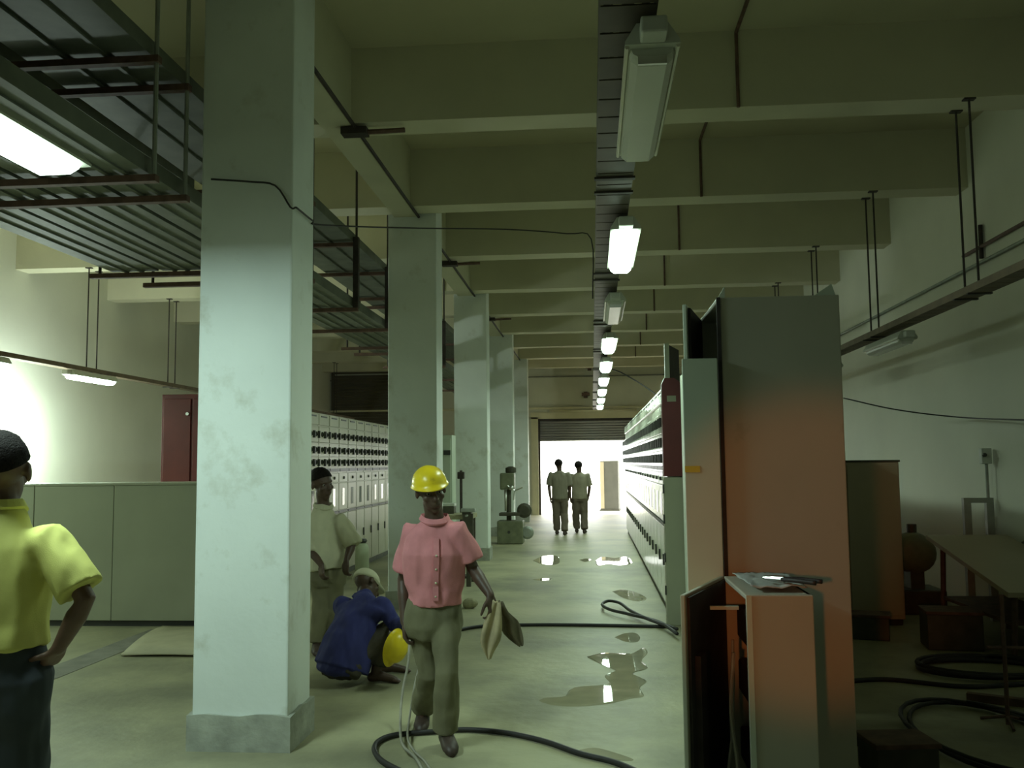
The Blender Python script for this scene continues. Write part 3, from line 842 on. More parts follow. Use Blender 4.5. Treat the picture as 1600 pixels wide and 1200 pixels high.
tag(MB().tube(coil_path((2.95, 7.5), 0.42, 3.2, 0.05, 1.1, 0.8, seed=2), 0.018, 6).build('cable_coil', 'cable_black', smooth=True), 'tight coil of black cable lying before the dark wooden box', 'cable')
wire('cable', [(1.25, 7.1, 0.015), (1.6, 7.0, 0.015), (2.1, 7.15, 0.015), (2.6, 6.95, 0.015), (3.2, 7.05, 0.015), (3.9, 6.8, 0.015)], 0.018, 'cable_black', 'black cable lying straight across the dark floor on the right', 'cable')
t = empty('iron_stand', (2.50, 6.05, 0), 0, 'thin rusty upright stand in the middle of the cable coil', 'stand')
MB().tube([(0, 0, 0), (0, 0, 0.78)], 0.014, 8).build('pole', 'rust_iron', t)
for a in (0.3, 2.4, 4.5):
    MB().tube([(0, 0, 0.05), (0.16*math.cos(a), 0.16*math.sin(a), 0.008)], 0.010, 6).build('foot', 'rust_iron', t)
MB().tube([(-0.10, 0, 0.46), (0.55, 0.05, 0.44)], 0.012, 6).build('arm', 'rust_iron', t)
t = empty('iron_bar', (3.1, 6.3, 0), 0, 'dark iron bar lying on the floor beyond the coil', 'bar')
MB().box(-0.7, 0.7, -0.03, 0.03, 0.0, 0.05, M=Matrix.Rotation(-0.5, 4, 'Z')).build('bar', 'rust_iron', t)
for (x, y, lab) in ((1.55, 5.55, 'dark length of angle iron lying beside the tall cabinet'), (1.65, 4.75, 'short dark angle iron nearer the camera than the other')):
    M = Matrix.Translation((x, y, 0)) @ Matrix.Rotation(-0.5 if y > 5 else -0.15, 4, 'Z')
    o = MB().box(-0.3, 0.3, -0.03, 0.03, 0, 0.006, M=M).box(-0.3, 0.3, -0.03, -0.024, 0.006, 0.06, M=M).build('angle_iron', 'dark_iron')
    tag(o, lab, 'bar', 'angle irons on the floor')

# ------------------------------------------------------------------ floor: cables, puddles, scraps
def ground(pts, z=0.016):
    return [on(x, y, z) for x, y in pts]
wire('cable', ground([(690, 996), (715, 985), (760, 978), (850, 976), (950, 977), (1044, 979)], 0.016), 0.017, 'cable_black', 'black cable lying straight across the aisle floor', 'cable')
wire('cable', ground([(1058, 990), (1030, 972), (985, 960), (955, 953), (941, 945), (950, 939), (968, 942), (985, 954), (1012, 967), (1058, 983)], 0.052), 0.017, 'cable_black', 'black cable doubled back in a narrow loop beside the right switchgear', 'cable')
wire('hose', ground([(1010, 1212), (960, 1191), (905, 1177), (850, 1158), (790, 1145), (730, 1140), (680, 1143), (620, 1148), (592, 1158), (585, 1172), (598, 1190), (640, 1212)], 0.018), 0.016, 'cable_black', 'black hose curling round in the foreground at the walking man\'s feet', 'hose')
hp = on(626, 1150, 0.05)
wire('hose', [at(640, 1000, 6.0), at(638, 1035, 5.95), at(630, 1075, 5.9), at(626, 1110, 5.8), hp, on(632, 1168, 0.05), on(650, 1185, 0.012), on(666, 1215, 0.012)], 0.009, 'cable_grey', 'thin pale hose dropping from the held yellow helmet to the floor', 'hose')
wire('hose', [at(652, 1000, 5.98), at(654, 1040, 5.95), at(648, 1070, 5.9), at(640, 1120, 5.8), on(637, 1152, 0.045), on(646, 1172, 0.03), on(664, 1190, 0.012), on(680, 1215, 0.012)], 0.007, 'cable_grey', 'thinner pale tube beside the pale hose below the yellow helmet', 'hose')

def puddle(outline, label, amp=0.0, n=5):
    pts = smooth_path([on(x, y, 0.0) for x, y in outline + [outline[0]]], n)[:-1]
    m = MB()
    c = sum(pts, V())/len(pts)
    ring0 = [m.bm.verts.new((p.x, p.y, 0.0005)) for p in pts]
    ring1 = [m.bm.verts.new((p.x+(c.x-p.x)*0.05, p.y+(c.y-p.y)*0.05, 0.004)) for p in pts]
    k = len(pts)
    for i in range(k):
        m.bm.faces.new((ring0[i], ring0[(i+1) % k], ring1[(i+1) % k], ring1[i]))
    m.bm.faces.new(ring1)
    bmesh.ops.triangulate(m.bm, faces=[f for f in m.bm.faces if len(f.verts) > 4])
    o = m.build('puddle', 'water')
    return tag(o, label, 'puddle', 'puddles on the aisle floor')
puddle([(832, 876), (848, 869), (868, 868), (874, 873), (872, 881), (852, 883)], 'bright roundish puddle in the aisle, left of the two far ones')
puddle([(930, 876), (942, 870), (960, 872), (980, 870), (988, 880), (970, 884), (950, 882), (934, 884)], 'bright puddle beside the right switchgear, right of the two far ones')
puddle([(832, 906), (848, 904), (864, 905), (850, 908)], 'thin sliver of puddle in front of the far left puddle')
puddle([(905, 875), (916, 873), (924, 875), (914, 878)], 'tiny puddle between the two bright far puddles')
puddle([(956, 924), (972, 921), (992, 925), (1010, 934), (1000, 940), (975, 935)], 'bright tapering puddle before the doubled cable')
puddle([(960, 996), (975, 990), (992, 989), (1000, 995), (996, 1003), (978, 1003)], 'small puddle just in front of the straight black cable')
puddle([(917, 1026), (945, 1020), (985, 1021), (1005, 1012), (1012, 1020), (1003, 1032), (1012, 1044), (990, 1052), (1010, 1064), (1000, 1075), (1006, 1088), (985, 1092), (950, 1100), (905, 1104), (865, 1102), (843, 1094), (880, 1090), (895, 1076), (950, 1070), (945, 1056), (962, 1048), (945, 1040)], 'large ragged puddle in the middle of the aisle reflecting the lamps')
puddle([(905, 1172), (930, 1169), (965, 1178), (990, 1188), (950, 1187), (920, 1181)], 'puddle beside the black hose at the bottom of the picture')
p = on(735, 950)
m = MB().ball((p.x, p.y, 0.055), 0.085, 0.07, 0.06, 12, 8)
for v in m.bm.verts:
    v.co += V((1, 1, 1))*noise.noise(v.co*9)*0.018
    v.co.z = max(v.co.z, 0.0)
tag(m.build('stone', 'stone'), 'small lump of stone on the aisle floor behind the walking man', 'stone')

# ------------------------------------------------------------------ people
def fuse(m, name, mat, parent, voxel=0.009, smooth=4, fold=None):
    """joins overlapping volumes into one skin; fold = (amount, frequency vector) adds cloth folds"""
    bmesh.ops.recalc_face_normals(m.bm, faces=m.bm.faces[:])
    me = bpy.data.meshes.new(name)
    m.bm.to_mesh(me); m.bm.free()
    o = bpy.data.objects.new(name, me)
    COL.objects.link(o)
    r = o.modifiers.new('fuse', 'REMESH'); r.mode = 'VOXEL'; r.voxel_size = voxel
    s = o.modifiers.new('soften', 'SMOOTH'); s.factor = 0.5; s.iterations = smooth
    dg = bpy.context.evaluated_depsgraph_get()
    me2 = bpy.data.meshes.new_from_object(o.evaluated_get(dg))
    o.modifiers.clear()
    o.data = me2
    bpy.data.meshes.remove(me)
    me2.name = name
    if fold:
        amp, fr = fold
        ns = [v.normal.copy() for v in me2.vertices]
        for v, n_ in zip(me2.vertices, ns):
            q = V((v.co.x*fr[0], v.co.y*fr[1], v.co.z*fr[2]))
            v.co += n_*amp*(noise.noise(q)+0.5*noise.noise(q*2.3))
    me2.materials.clear()
    me2.materials.append(MATS[mat])
    for p in me2.polygons: p.use_smooth = True
    if parent is not None:
        o.parent = parent
        o.matrix_parent_inverse = Matrix.Translation(-parent.location)
    return o

def put(o, parent):
    """a part built in world coordinates goes under its thing"""
    o.parent = parent
    o.matrix_parent_inverse = Matrix.Translation(-parent.location)
    return o

def loft(m, pts, wid, dep, side, seg=20, power=2.4):
    """torso-like loft: rings at pts, half width along side, half depth across"""
    pts = [V(p) for p in pts]
    n = len(pts)
    rings = []
    for i in range(n):
        t = (pts[min(i+1, n-1)]-pts[max(i-1, 0)]).normalized()
        s = (side-t*side.dot(t)).normalized()
        f = t.cross(s)
        ring = []
        for k in range(seg):
            a = 2*PI*k/seg
            ca, sa = math.cos(a), math.sin(a)
            ring.append(pts[i]+s*wid[i]*math.copysign(abs(ca)**(2/power), ca)+f*dep[i]*math.copysign(abs(sa)**(2/power), sa))
        rings.append(ring)
    m.rings(rings)

def hand(m, wrist, d, palm, thumb_side, curl, size=1.0):
    """palm, four fingers and a thumb; d points along the hand, palm is the way the palm faces"""
    d = V(d).normalized(); palm = V(palm); palm = (palm-d*palm.dot(d)).normalized()
    lat = d.cross(palm).normalized()*thumb_side
    wrist = V(wrist)
    L = 0.088*size
    for q in (-0.030, -0.010, 0.010, 0.030):
        m.tube([wrist+lat*q*0.6*size, wrist+d*L*0.5+lat*q*size, wrist+d*L+lat*q*size], [0.014*size, 0.0145*size, 0.012*size], 8, True)
    for q, l in ((0.031, 0.070), (0.0105, 0.080), (-0.0105, 0.074), (-0.031, 0.058)):
        p = wrist+d*L+lat*q*size
        ang = 0.15*curl
        pts, rr = [p], [0.0105*size]
        for k, fr in enumerate((0.45, 0.32, 0.23)):
            ang += curl*(0.55 if k == 0 else 0.75)
            p = p+(d*math.cos(ang)+palm*math.sin(ang))*l*fr*size*1.05
            pts.append(p); rr.append((0.0098-0.0009*k)*size)
        m.tube(pts, rr, 8, True)
    p = wrist+d*0.025*size+lat*0.030*size
    a = (d*0.55+lat*0.8+palm*0.25).normalized()
    b = (d*0.85+lat*0.25+palm*0.45).normalized()
    m.tube([p, p+a*0.035*size, p+a*0.035*size+b*0.035*size, p+a*0.035*size+b*0.060*size], [0.014*size, 0.012*size, 0.011*size, 0.009*size], 8, True)

def person(label, J, face, side, mats, hem=None, voxel=0.008, sleeve=0.85, feet=None, trousers_r=(0.105, 0.085, 0.080), bare=False, hair=True, hatted=False, palms=None, curl=(0.6, 0.6), shoulder=0.205, belly=0.125, shirt_top=True, hem_w=None, origin=None, group=None, hs=1.06, round_hem=False, placket=False, look=None, detail=True, shirt_long=False, eyes=True):
    """J: joints in world coordinates; side: the person's left; face: the way the chest faces"""
    face = V(face).normalized(); side = V(side).normalized(); look = V(look).normalized() if look is not None else face
    org = V(origin)
    root = empty('person', org, 0, label, 'person', group)
    P, C, N, H = J['pelvis'], J['chest'], J['neck'], J['head']
    sk, sh, tr, so = mats
    b = MB()
    mid = (P+C)/2
    up = (N-P).normalized()
    shl = (J['shL']+J['shR'])/2
    loft(b, [P-up*0.09, P, mid, C, shl-up*0.02, shl+up*0.035, N], [0.11, 0.13, 0.12, 0.13, shoulder*0.62, 0.08, 0.055], [0.07, 0.08, 0.075, 0.085, 0.07, 0.055, 0.055], side)
    hup = (H-N).normalized()
    b.tube([N-up*0.05, N+hup*0.03, H-hup*0.06], [0.066, 0.056, 0.058], 12)
    HH, h0 = H, hs
    # head: skull, jaw, nose, brow, lips, ears
    lk = (look-hup*look.dot(hup)).normalized()
    ls = hup.cross(lk) * 1.0
    ls = lk.cross(hup) * -1.0
    A = (ls, lk, hup)
    b.ball(H+hup*hs*0.032-lk*hs*0.012, 0.074*hs, 0.094*hs, 0.084*hs, 18, 12, A)
    b.ball(H-hup*hs*0.035+lk*hs*0.026, 0.056*hs, 0.066*hs, 0.080*hs, 16, 10, A)
    b.ball(H-hup*hs*0.096+lk*hs*0.056, 0.026*hs, 0.024*hs, 0.022*hs, 12, 8, A)
    if detail:
        b.tube([H+hup*hs*0.012+lk*hs*0.086, H-hup*hs*0.025+lk*hs*0.108], [0.009, 0.016], 8, True)
        b.ball(H-hup*hs*0.028+lk*hs*0.096, 0.020*hs, 0.014*hs, 0.010*hs, 10, 6, A)
        b.tube([H+hup*hs*0.024-ls*hs*0.045+lk*hs*0.070, H+hup*hs*0.027+lk*hs*0.084, H+hup*hs*0.024+ls*hs*0.045+lk*hs*0.070], 0.011, 8, True)
        b.tube([H-hup*hs*0.055-ls*hs*0.020+lk*hs*0.086, H-hup*hs*0.056+lk*hs*0.094, H-hup*hs*0.055+ls*hs*0.020+lk*hs*0.086], 0.009, 8, True)
        b.tube([H-hup*hs*0.069-ls*hs*0.018+lk*hs*0.084, H-hup*hs*0.069+lk*hs*0.090, H-hup*hs*0.069+ls*hs*0.018+lk*hs*0.084], 0.009, 8, True)
        for s in (-1, 1):
            b.ball(H-hup*hs*0.005+ls*s*hs*0.079-lk*hs*0.010, 0.010*hs, 0.020*hs, 0.032*hs, 10, 8, A)
            b.ball(H-hup*hs*0.022+ls*s*hs*0.042+lk*hs*0.062, 0.020*hs, 0.020*hs, 0.020*hs, 10, 8, A)
    for s, e, w, g, k in (('shL', 'elL', 'wrL', 1, 0), ('shR', 'elR', 'wrR', -1, 1)):
        S, E, W = J[s], J[e], J[w]
        b.tube([S, S.lerp(E, 0.5), E, E.lerp(W, 0.35), W], [0.036, 0.041, 0.037, 0.039, 0.026], 12, True)
        dd = J.get('hd'+s[-1], (W-E))
        pf = palms[k] if palms else -side*g
        hand(b, W, dd, pf, J.get('th'+s[-1], 1), curl[k])
    for h_, kn, an, g in (('hipL', 'knL', 'anL', 1), ('hipR', 'knR', 'anR', -1)):
        Hh, K, A_ = J[h_], J[kn], J[an]
        q0, q1 = trousers_r[0]*0.74, trousers_r[1]*0.68
        b.tube([Hh, Hh.lerp(K, 0.5), K, K.lerp(A_, 0.3), A_], [q0, (q0+q1)/2, q1, q1, 0.036], 12, True)
        fd = V(feet[0] if g == 1 else feet[1]).normalized()
        b.tube([A_-V((0, 0, A_.z))*0.55-fd*0.03, A_+fd*0.05-V((0, 0, A_.z*0.45)), A_+fd*0.15-V((0, 0, A_.z*0.70))], [0.036, 0.038, 0.026], 10, True)
        if bare:
            for q in range(5):
                lat = V((-fd.y, fd.x, 0))*(q-2)*0.015
                c0 = A_+fd*0.15-V((0, 0, A_.z*0.80))+lat
                b.tube([c0, c0+fd*(0.045-0.006*abs(q-1))], 0.010, 6, True)
    fuse(b, 'body', sk, root, voxel, 3)
    # shirt
    c = MB()
    hem = hem if hem is not None else P-up*0.06
    hw = hem_w or 0.185
    loft(c, [hem, hem.lerp(mid, 0.5), mid, C, shl-up*0.035, shl+up*0.03, N-up*0.005], [hw, hw*0.97, 0.175, 0.188, shoulder*0.94, 0.118, 0.072], [belly+0.01, belly+0.01, belly, 0.128, 0.110, 0.088, 0.070], side)
    if round_hem:
        c.ball(hem+up*0.02, hw*0.98, (belly+0.01)*0.98, 0.085, 18, 12, (side, face, up))
    for s, e, w in (('shL', 'elL', 'wrL'), ('shR', 'elR', 'wrR')):
        S, E, W = J[s], J[e], J[w]
        if shirt_long:
            c.tube([S, S.lerp(E, 0.5), E, E.lerp(W, 0.5), E.lerp(W, 0.92)], [0.080, 0.068, 0.060, 0.054, 0.046], 14, True)
        else:
            c.tube([S.lerp(shl, 0.40)-up*0.035, S-up*0.012, S.lerp(E, 0.4), S.lerp(E, sleeve)], [0.068, 0.080, 0.078, 0.081], 14, 'start')
    fuse(c, 'shirt', sh, root, voxel*1.15, 4, (0.013, (10, 10, 3.5)))
    if detail:
        k = MB()
        cp = N+up*0.005
        ring = []
        n = 22
        fr = (lk if False else face)
        for r0, z0 in ((0.074, -0.012), (0.078, 0.016), (0.092, -0.012), (0.086, -0.022)):
            ring.append([cp+side*r0*math.cos(2*PI*q/n)+fr*r0*1.05*math.sin(2*PI*q/n)+up*(z0-0.030*max(0, math.sin(2*PI*q/n))) for q in range(n)])
        k.rings(ring, cap=False)
        co = k.build('collar', sh, root)
        put(co, root)
    if detail and placket:
        bs = [hem+up*0.03, hem.lerp(mid, 0.5), mid, C, shl-up*0.035]
        ds = [belly+0.012, belly+0.012, belly+0.002, 0.130, 0.112]
        k = MB()
        k.rings([[p+face*d_-side*0.016, p+face*d_+side*0.016, p+face*(d_+0.012)+side*0.016, p+face*(d_+0.012)-side*0.016] for p, d_ in zip(bs, ds)])
        put(k.build('placket', sh, root), root)
        for i in range(4):
            p = bs[1].lerp(bs[3], i/3.0)
            d_ = belly+0.014 + (0.004 if i == 3 else 0)
            k = MB().ball(p+face*(d_+0.006), 0.007, 0.007, 0.007, 8, 6)
            put(k.build('button', 'cap_white', root, smooth=True), root)
    # trousers
    q = MB()
    loft(q, [P-up*0.13, P-up*0.06, P+up*0.03, P+up*0.10], [0.15, 0.172, 0.168, 0.155], [0.10, 0.122, 0.118, 0.105], side)
    r0, r1, r2 = trousers_r
    for h_, kn, an in (('hipL', 'knL', 'anL'), ('hipR', 'knR', 'anR')):
        Hh, K, A_ = J[h_], J[kn], J[an]
        end = K.lerp(A_, 0.97 if not bare else 0.86)
        q.tube([Hh.lerp(P, 0.25)+up*0.03, Hh, Hh.lerp(K, 0.5), K, K.lerp(end, 0.5), end], [r0*0.9, r0, (r0+r1)/2, r1, (r1+r2)/2, r2], 14, 'start')
    fuse(q, 'trousers', tr, root, voxel*1.15, 4, (0.015, (9, 9, 5)))
    if not bare:
        for an, g in (('anL', 0), ('anR', 1)):
            A_ = J[an]; fd = V(feet[g]).normalized(); lt = V((-fd.y, fd.x, 0)).normalized()
            s = MB()
            z = A_.z
            base = A_-V((0, 0, z-0.045))
            lift = J.get('lift'+an[-1], 0.0)
            M0 = fd; 
            rings = []
            for u, hw_, hh in ((-0.075, 0.022, 0.03), (-0.06, 0.036, 0.045), (0.0, 0.042, 0.060), (0.07, 0.046, 0.045), (0.13, 0.048, 0.036), (0.175, 0.036, 0.028), (0.195, 0.016, 0.016)):
                cc = base+fd*u
                rings.append([V((cc.x, cc.y, cc.z-0.045+hh*0.98+lift))+lt*hw_*math.cos(2*PI*k/14)+V((0, 0, hh*0.95))*math.sin(2*PI*k/14) for k in range(14)])
            s.rings(rings)
            so_ = s.build('shoe', so, root, smooth=True)
            put(so_, root)
    if hair:
        h_ = MB()
        c0 = H+hup*hs*0.036-lk*hs*0.016
        n, rows = 26, 14
        rings = []
        for j in range(rows+1):
            t = PI*0.66*j/rows
            rg = []
            for k in range(n):
                a = 2*PI*k/n
                tt = min(t, PI*(0.38+0.27*(0.5-0.5*math.sin(a))))
                rg.append(c0+ls*hs*0.083*math.sin(tt)*math.cos(a)+lk*hs*0.102*math.sin(tt)*math.sin(a)+hup*hs*0.093*math.cos(tt))
            rings.append(rg)
        rings = rings[1:]
        h_.rings(rings)
        for v in h_.bm.verts:
            v.co += (v.co-c0).normalized()*0.004*noise.noise(v.co*60)
        put(h_.build('hair', 'hair', root, smooth=True), root)
    if detail and eyes:
        for s in (-1, 1):
            e = MB().ball(H+hup*hs*0.006+ls*s*hs*0.031+lk*hs*0.075, 0.012, 0.010, 0.010, 10, 8, A)
            e = put(e.build('eye', 'eye_white', root, smooth=True), root)
            pu = MB().ball(H+hup*hs*0.006+ls*s*hs*0.031+lk*hs*0.083, 0.0055, 0.004, 0.0055, 8, 6, A)
            pu.build('pupil', 'hair', e, smooth=True)
    return root, (H, ls, lk, hup)

def helmet_mesh(H, ls, lk, up, s=1.0):
    m = MB()
    n = 32
    rings = []
    for t, rr in ((0.06, 0), (0.25, 0), (0.5, 0), (0.75, 0), (1.0, 0), (1.25, 0), (1.45, 0), (1.57, 0)):
        rings.append([H+ls*0.108*s*math.sin(t)*math.cos(2*PI*k/n)+lk*0.128*s*math.sin(t)*math.sin(2*PI*k/n)+up*(0.106*s*math.cos(t)+0.004*s*max(0, math.cos(2*(2*PI*k/n)-PI)*math.sin(t))) for k in range(n)])
    for e, z in ((1.07, -0.010), (1.10, -0.016), (1.06, -0.020), (0.97, -0.012)):
        rings.append([H+ls*0.108*s*e*math.cos(2*PI*k/n)+lk*(0.128*s*e+0.030*s*max(0, math.sin(2*PI*k/n))*(e > 1))*math.sin(2*PI*k/n)+up*z*s for k in range(n)])
    rings.append([H+ls*0.095*s*math.cos(2*PI*k/n)+lk*0.112*s*math.sin(2*PI*k/n)+up*0.03*s for k in range(n)])
    rings.append([H+ls*0.05*s*math.cos(2*PI*k/n)+lk*0.06*s*math.sin(2*PI*k/n)+up*0.085*s for k in range(n)])
    m.rings(rings)
    return m

# --- the man walking towards the camera
J = dict(pelvis=at(678, 960, 5.50), chest=at(680, 865, 5.46), neck=at(679, 808, 5.47), head=at(673, 767, 5.43),
         shR=at(646, 830, 5.50), elR=at(630, 905, 5.58), wrR=at(632, 972, 5.50),
         shL=at(714, 829, 5.46), elL=at(739, 888, 5.50), wrL=at(766, 930, 5.38),
         hipR=at(660, 965, 5.52), knR=at(669, 1052, 5.55), anR=V((on(660, 1135, 0.0).x, 5.86, 0.11)),
         hipL=at(697, 965, 5.50), knL=at(697, 1052, 5.36), anL=V((-0.86, 5.42, 0.085)), thL=-1, thR=-1)
J['hdL'] = V((0.2, -0.1, -1)); J['hdR'] = V((0.05, -0.15, -1))
root, hd = person('person in a pink short sleeved shirt and yellow hard hat, walking towards the camera', J, (0.22, -1, 0), (1, 0.22, 0), ('skin', 'pink_shirt', 'olive_trousers', 'shoe'),
                  hem=at(679, 942, 5.49), voxel=0.0075, sleeve=0.80, feet=((0.35, -1, 0), (0.1, -1, -0.0)), trousers_r=(0.090, 0.068, 0.078), hair=True,
                  palms=((-0.6, 0.3, 0), (0.7, 0.2, 0)), curl=(0.9, 0.8), shoulder=0.185, belly=0.115, hem_w=0.158, origin=(-0.95, 5.5, 0), look=(0.42, -1, -0.12), placket=True)
H, ls, lk, up = hd
up2 = (up+lk*0.02).normalized()
put(helmet_mesh(H+up*0.050-lk*0.008, ls, lk, up, 0.94).build('hard_hat', 'helmet_yellow', root, smooth=True), root)
# rag in his left hand
def rag(points, label, mat, seed):
    """cloth hanging from the first point: rows of (centre, half width)"""
    m = MB()
    n = 12
    rows = []
    for j, (c, hw) in enumerate(points):
        row = []
        for i in range(n):
            u = i/(n-1)*2-1
            p = V(c)+V((u*hw, 0.035*math.sin(u*5+seed+j*0.7)*min(1, hw*9), 0.02*noise.noise(V((u*2, j*0.8, seed)))))
            row.append(m.bm.verts.new(p))
        rows.append(row)
    for a, b_ in zip(rows[:-1], rows[1:]):
        for i in range(n-1):
            m.bm.faces.new((a[i], a[i+1], b_[i+1], b_[i]))
    o = m.build('rag', mat, smooth=True)
    md = o.modifiers.new('thickness', 'SOLIDIFY'); md.thickness = 0.008; md.offset = 0
    sb = o.modifiers.new('round', 'SUBSURF'); sb.levels = 1; sb.render_levels = 1
    return tag(o, label, 'rag', 'rags in the walking man\'s left hand')
rag([(at(776, 938, 5.36), 0.022), (at(772, 960, 5.35), 0.045), (at(768, 985, 5.35), 0.060), (at(766, 1003, 5.34), 0.062), (at(764, 1018, 5.34), 0.030), (at(764, 1030, 5.34), 0.012)], 'tan rag hanging straight down from the walking man\'s left hand', 'rag_tan', 0.4)
rag([(at(781, 938, 5.40), 0.018), (at(786, 960, 5.40), 0.025), (at(797, 968, 5.42), 0.052), (at(798, 984, 5.42), 0.062), (at(806, 998, 5.43), 0.045), (at(815, 1010, 5.43), 0.010)], 'dark dirty rag sticking out sideways from the walking man\'s left hand', 'dirty_rag', 2.0)

# --- the squatting man
Ys = 6.95
J = dict(pelvis=at(538, 1030, Ys-0.05), chest=at(556, 968, Ys+0.08), neck=at(569, 931, Ys+0.22), head=at(573, 914, Ys+0.30),
         shL=at(537, 947, Ys+0.20), elL=at(560, 985, Ys+0.42), wrL=at(602, 986, Ys+0.35),
         shR=at(597, 948, Ys+0.08), elR=at(618, 976, Ys+0.05), wrR=at(634, 978, Ys-0.15),
         hipL=at(530, 1034, Ys+0.05), knL=at(585, 985, Ys+0.48), anL=V((-1.63, 7.28, 0.08)),
         hipR=at(550, 1036, Ys-0.04), knR=at(604, 984, Ys+0.08), anR=V((-1.64, 6.98, 0.08)), thL=-1, thR=1)
J['hdR'] = V((0.25, -0.3, -0.8)); J['hdL'] = V((0.9, -0.1, -0.4))
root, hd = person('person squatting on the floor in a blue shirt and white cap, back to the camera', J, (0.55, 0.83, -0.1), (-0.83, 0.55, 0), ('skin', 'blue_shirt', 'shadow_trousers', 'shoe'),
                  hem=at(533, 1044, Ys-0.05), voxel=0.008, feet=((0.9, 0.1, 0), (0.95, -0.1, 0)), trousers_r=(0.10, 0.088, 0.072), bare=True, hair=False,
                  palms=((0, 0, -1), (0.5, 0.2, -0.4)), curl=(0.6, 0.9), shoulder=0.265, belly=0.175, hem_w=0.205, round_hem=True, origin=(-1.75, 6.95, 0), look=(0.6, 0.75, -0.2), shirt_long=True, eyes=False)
H, ls, lk, up = hd
capm = MB()
n = 28
rings = []
c0 = H+up*0.030-lk*0.012
for t in (0.1, 0.35, 0.6, 0.85, 1.1, 1.35, 1.6):
    rings.append([c0+ls*0.095*math.sin(t)*math.cos(2*PI*k/n)+lk*0.116*math.sin(t)*math.sin(2*PI*k/n)+up*(0.102*math.cos(t)-0.0*t) for k in range(n)])
rings.append([c0+ls*0.088*math.cos(2*PI*k/n)+lk*(0.108*math.sin(2*PI*k/n)+0.075*max(0, math.sin(2*PI*k/n))**2)-up*0.012 for k in range(n)])
capm.rings(rings)
put(capm.build('cap', 'cap_white', root, smooth=True), root)

# yellow helmet held out by the squatting man
hp0 = at(625, 1014, 6.72)
ax = V((0.85, -0.45, -0.25)).normalized()        # crown points this way
e1 = ax.cross(V((0, 0, 1))).normalized(); e2 = ax.cross(e1)
t = empty('hard_hat', (hp0.x, hp0.y, hp0.z), 0, 'yellow hard hat held upright by its rim in front of the squatting man', 'helmet')
hs = helmet_mesh(hp0-ax*0.05, e1, e2, ax, 0.93).build('shell', 'helmet_yellow', t, smooth=True)
put(hs, t)
st = MB().tube(smooth_path([hp0-ax*0.06+e2*0.09, hp0-ax*0.10+e1*0.03, hp0-ax*0.06-e2*0.09]), 0.006, 6).build('strap', 'cable_grey', t)
put(st, t)

# --- the man standing behind the nearest column
Yt = 8.05
J = dict(pelvis=at(512, 892, Yt), chest=at(508, 830, Yt), neck=at(505, 789, Yt), head=at(503, 756, Yt-0.04),
         shR=at(479, 812, Yt-0.02), elR=at(484, 858, Yt-0.10), wrR=at(502, 882, Yt-0.20),
         shL=at(531, 812, Yt-0.02), elL=at(551, 848, Yt-0.06), wrL=at(541, 876, Yt-0.17),
         hipR=at(500, 896, Yt), knR=at(500, 955, Yt-0.04), anR=V((at(496, 1008, Yt).x, Yt-0.02, 0.09)),
         hipL=at(523, 896, Yt), knL=at(519, 955, Yt+0.02), anL=V((at(511, 1002, Yt).x, Yt+0.12, 0.09)), thL=-1, thR=-1)
J['hdR'] = V((0.1, -0.2, -0.9)); J['hdL'] = V((-0.05, -0.1, -0.9))
person('person in a loose cream shirt standing behind the nearest column, looking into the aisle', J, (0.45, -0.9, 0), (0.9, 0.45, 0), ('skin', 'cream_shirt', 'brown_trousers', 'shoe'),
       hem=at(513, 888, Yt), voxel=0.009, feet=((0.5, -0.85, 0), (0.3, -0.95, 0)), trousers_r=(0.094, 0.070, 0.062), palms=((0.5, 0.6, 0), (0.4, 0.4, 0)), curl=(0.9, 0.9),
       shoulder=0.195, belly=0.135, hem_w=0.18, hs=1.14, origin=(-2.4, Yt, 0), look=(0.75, -0.65, -0.08), shirt_long=False, sleeve=1.12)

# --- the man in the yellow shirt, back to the camera
Yy = 3.30
J = dict(pelvis=at(-5, 1045, Yy), chest=at(-2, 900, Yy), neck=at(2, 788, Yy+0.02), head=at(1, 738, Yy+0.02),
         shR=at(78, 842, Yy), elR=at(134, 936, Yy-0.03), wrR=at(92, 1012, Yy-0.01),
         shL=at(-84, 842, Yy), elL=at(-140, 936, Yy-0.03), wrL=at(-98, 1012, Yy-0.0),
         hipR=at(33, 1060, Yy), knR=V((at(30, 1180, Yy).x, Yy+0.02, 0.50)), anR=V((at(10, 1280, Yy).x, Yy-0.02, 0.09)),
         hipL=at(-43, 1060, Yy), knL=V((at(-46, 1180, Yy).x, Yy+0.02, 0.50)), anL=V((at(-56, 1280, Yy).x, Yy-0.02, 0.09)), thL=-1, thR=-1)
J['hdR'] = V((-0.6, 0.35, -0.7)); J['hdL'] = V((0.6, 0.35, -0.7))
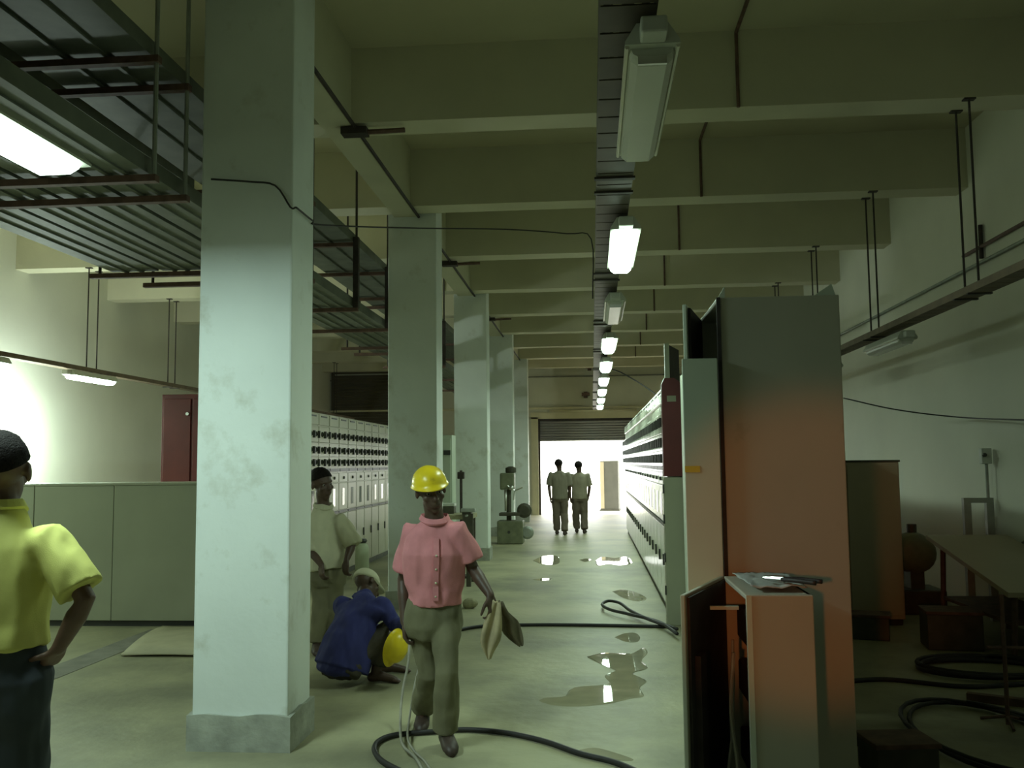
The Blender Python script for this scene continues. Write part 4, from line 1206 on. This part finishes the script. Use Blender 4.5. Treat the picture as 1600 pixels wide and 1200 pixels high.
person('person in a yellow green shirt at the left edge, back turned and elbow out', J, (-0.12, 1, 0), (-1, -0.12, 0), ('skin_light', 'yellow_shirt', 'dark_trousers', 'shoe'),
       hem=at(-4, 1012, Yy), voxel=0.008, feet=((-0.2, 1, 0), (0.15, 1, 0)), trousers_r=(0.112, 0.088, 0.078), palms=((0.6, 0.3, 0), (-0.6, 0.3, 0)), curl=(0.5, 0.5),
       shoulder=0.225, belly=0.135, hem_w=0.178, hs=1.24, origin=(at(-5, 1045, Yy).x, Yy, 0), look=(-0.35, 1, 0), sleeve=0.86)

# --- two people in the bright doorway
for (cx, yy, sh, tr, lab, s_) in ((875, 21.0, 'grey_shirt', 'dusty_trousers', 'person in a dark shirt walking at the far door, left of the two', 1.0), (906, 21.5, 'tan_shirt', 'dusty_trousers', 'person in a lighter shirt walking at the far door, right of the two', 0.97)):
    x0 = at(cx, 800, yy).x
    def q(dx, dy, z): return V((x0+dx, yy+dy, z*s_))
    J = dict(pelvis=q(0, 0, 0.88), chest=q(0, 0, 1.22), neck=q(0, 0, 1.43), head=q(-0.01, 0.0, 1.555),
             shR=q(0.18, 0, 1.36), elR=q(0.23, 0.02, 1.08), wrR=q(0.20, 0.10, 0.85), shL=q(-0.18, 0, 1.36), elL=q(-0.24, 0.02, 1.08), wrL=q(-0.21, -0.05, 0.84),
             hipR=q(0.09, 0, 0.86), knR=q(0.10, 0.06, 0.47), anR=V((x0+0.10, yy-0.08, 0.09)), hipL=q(-0.09, 0, 0.86), knL=q(-0.09, 0.08, 0.47), anL=V((x0-0.08, yy+0.18, 0.09)))
    person(lab, J, (0.05, 1, 0), (-1, 0.05, 0), ('skin', sh, tr, 'shoe'), hem=q(0, 0, 0.80), voxel=0.012, feet=((0, 1, 0), (0.1, 1, 0)), trousers_r=(0.10, 0.085, 0.075), palms=((0.8, 0.3, 0), (-0.8, 0.3, 0)),
           curl=(0.6, 0.6), shoulder=0.20, origin=(x0, yy, 0), detail=False, hs=1.14, sleeve=0.9, group='people at the far door')
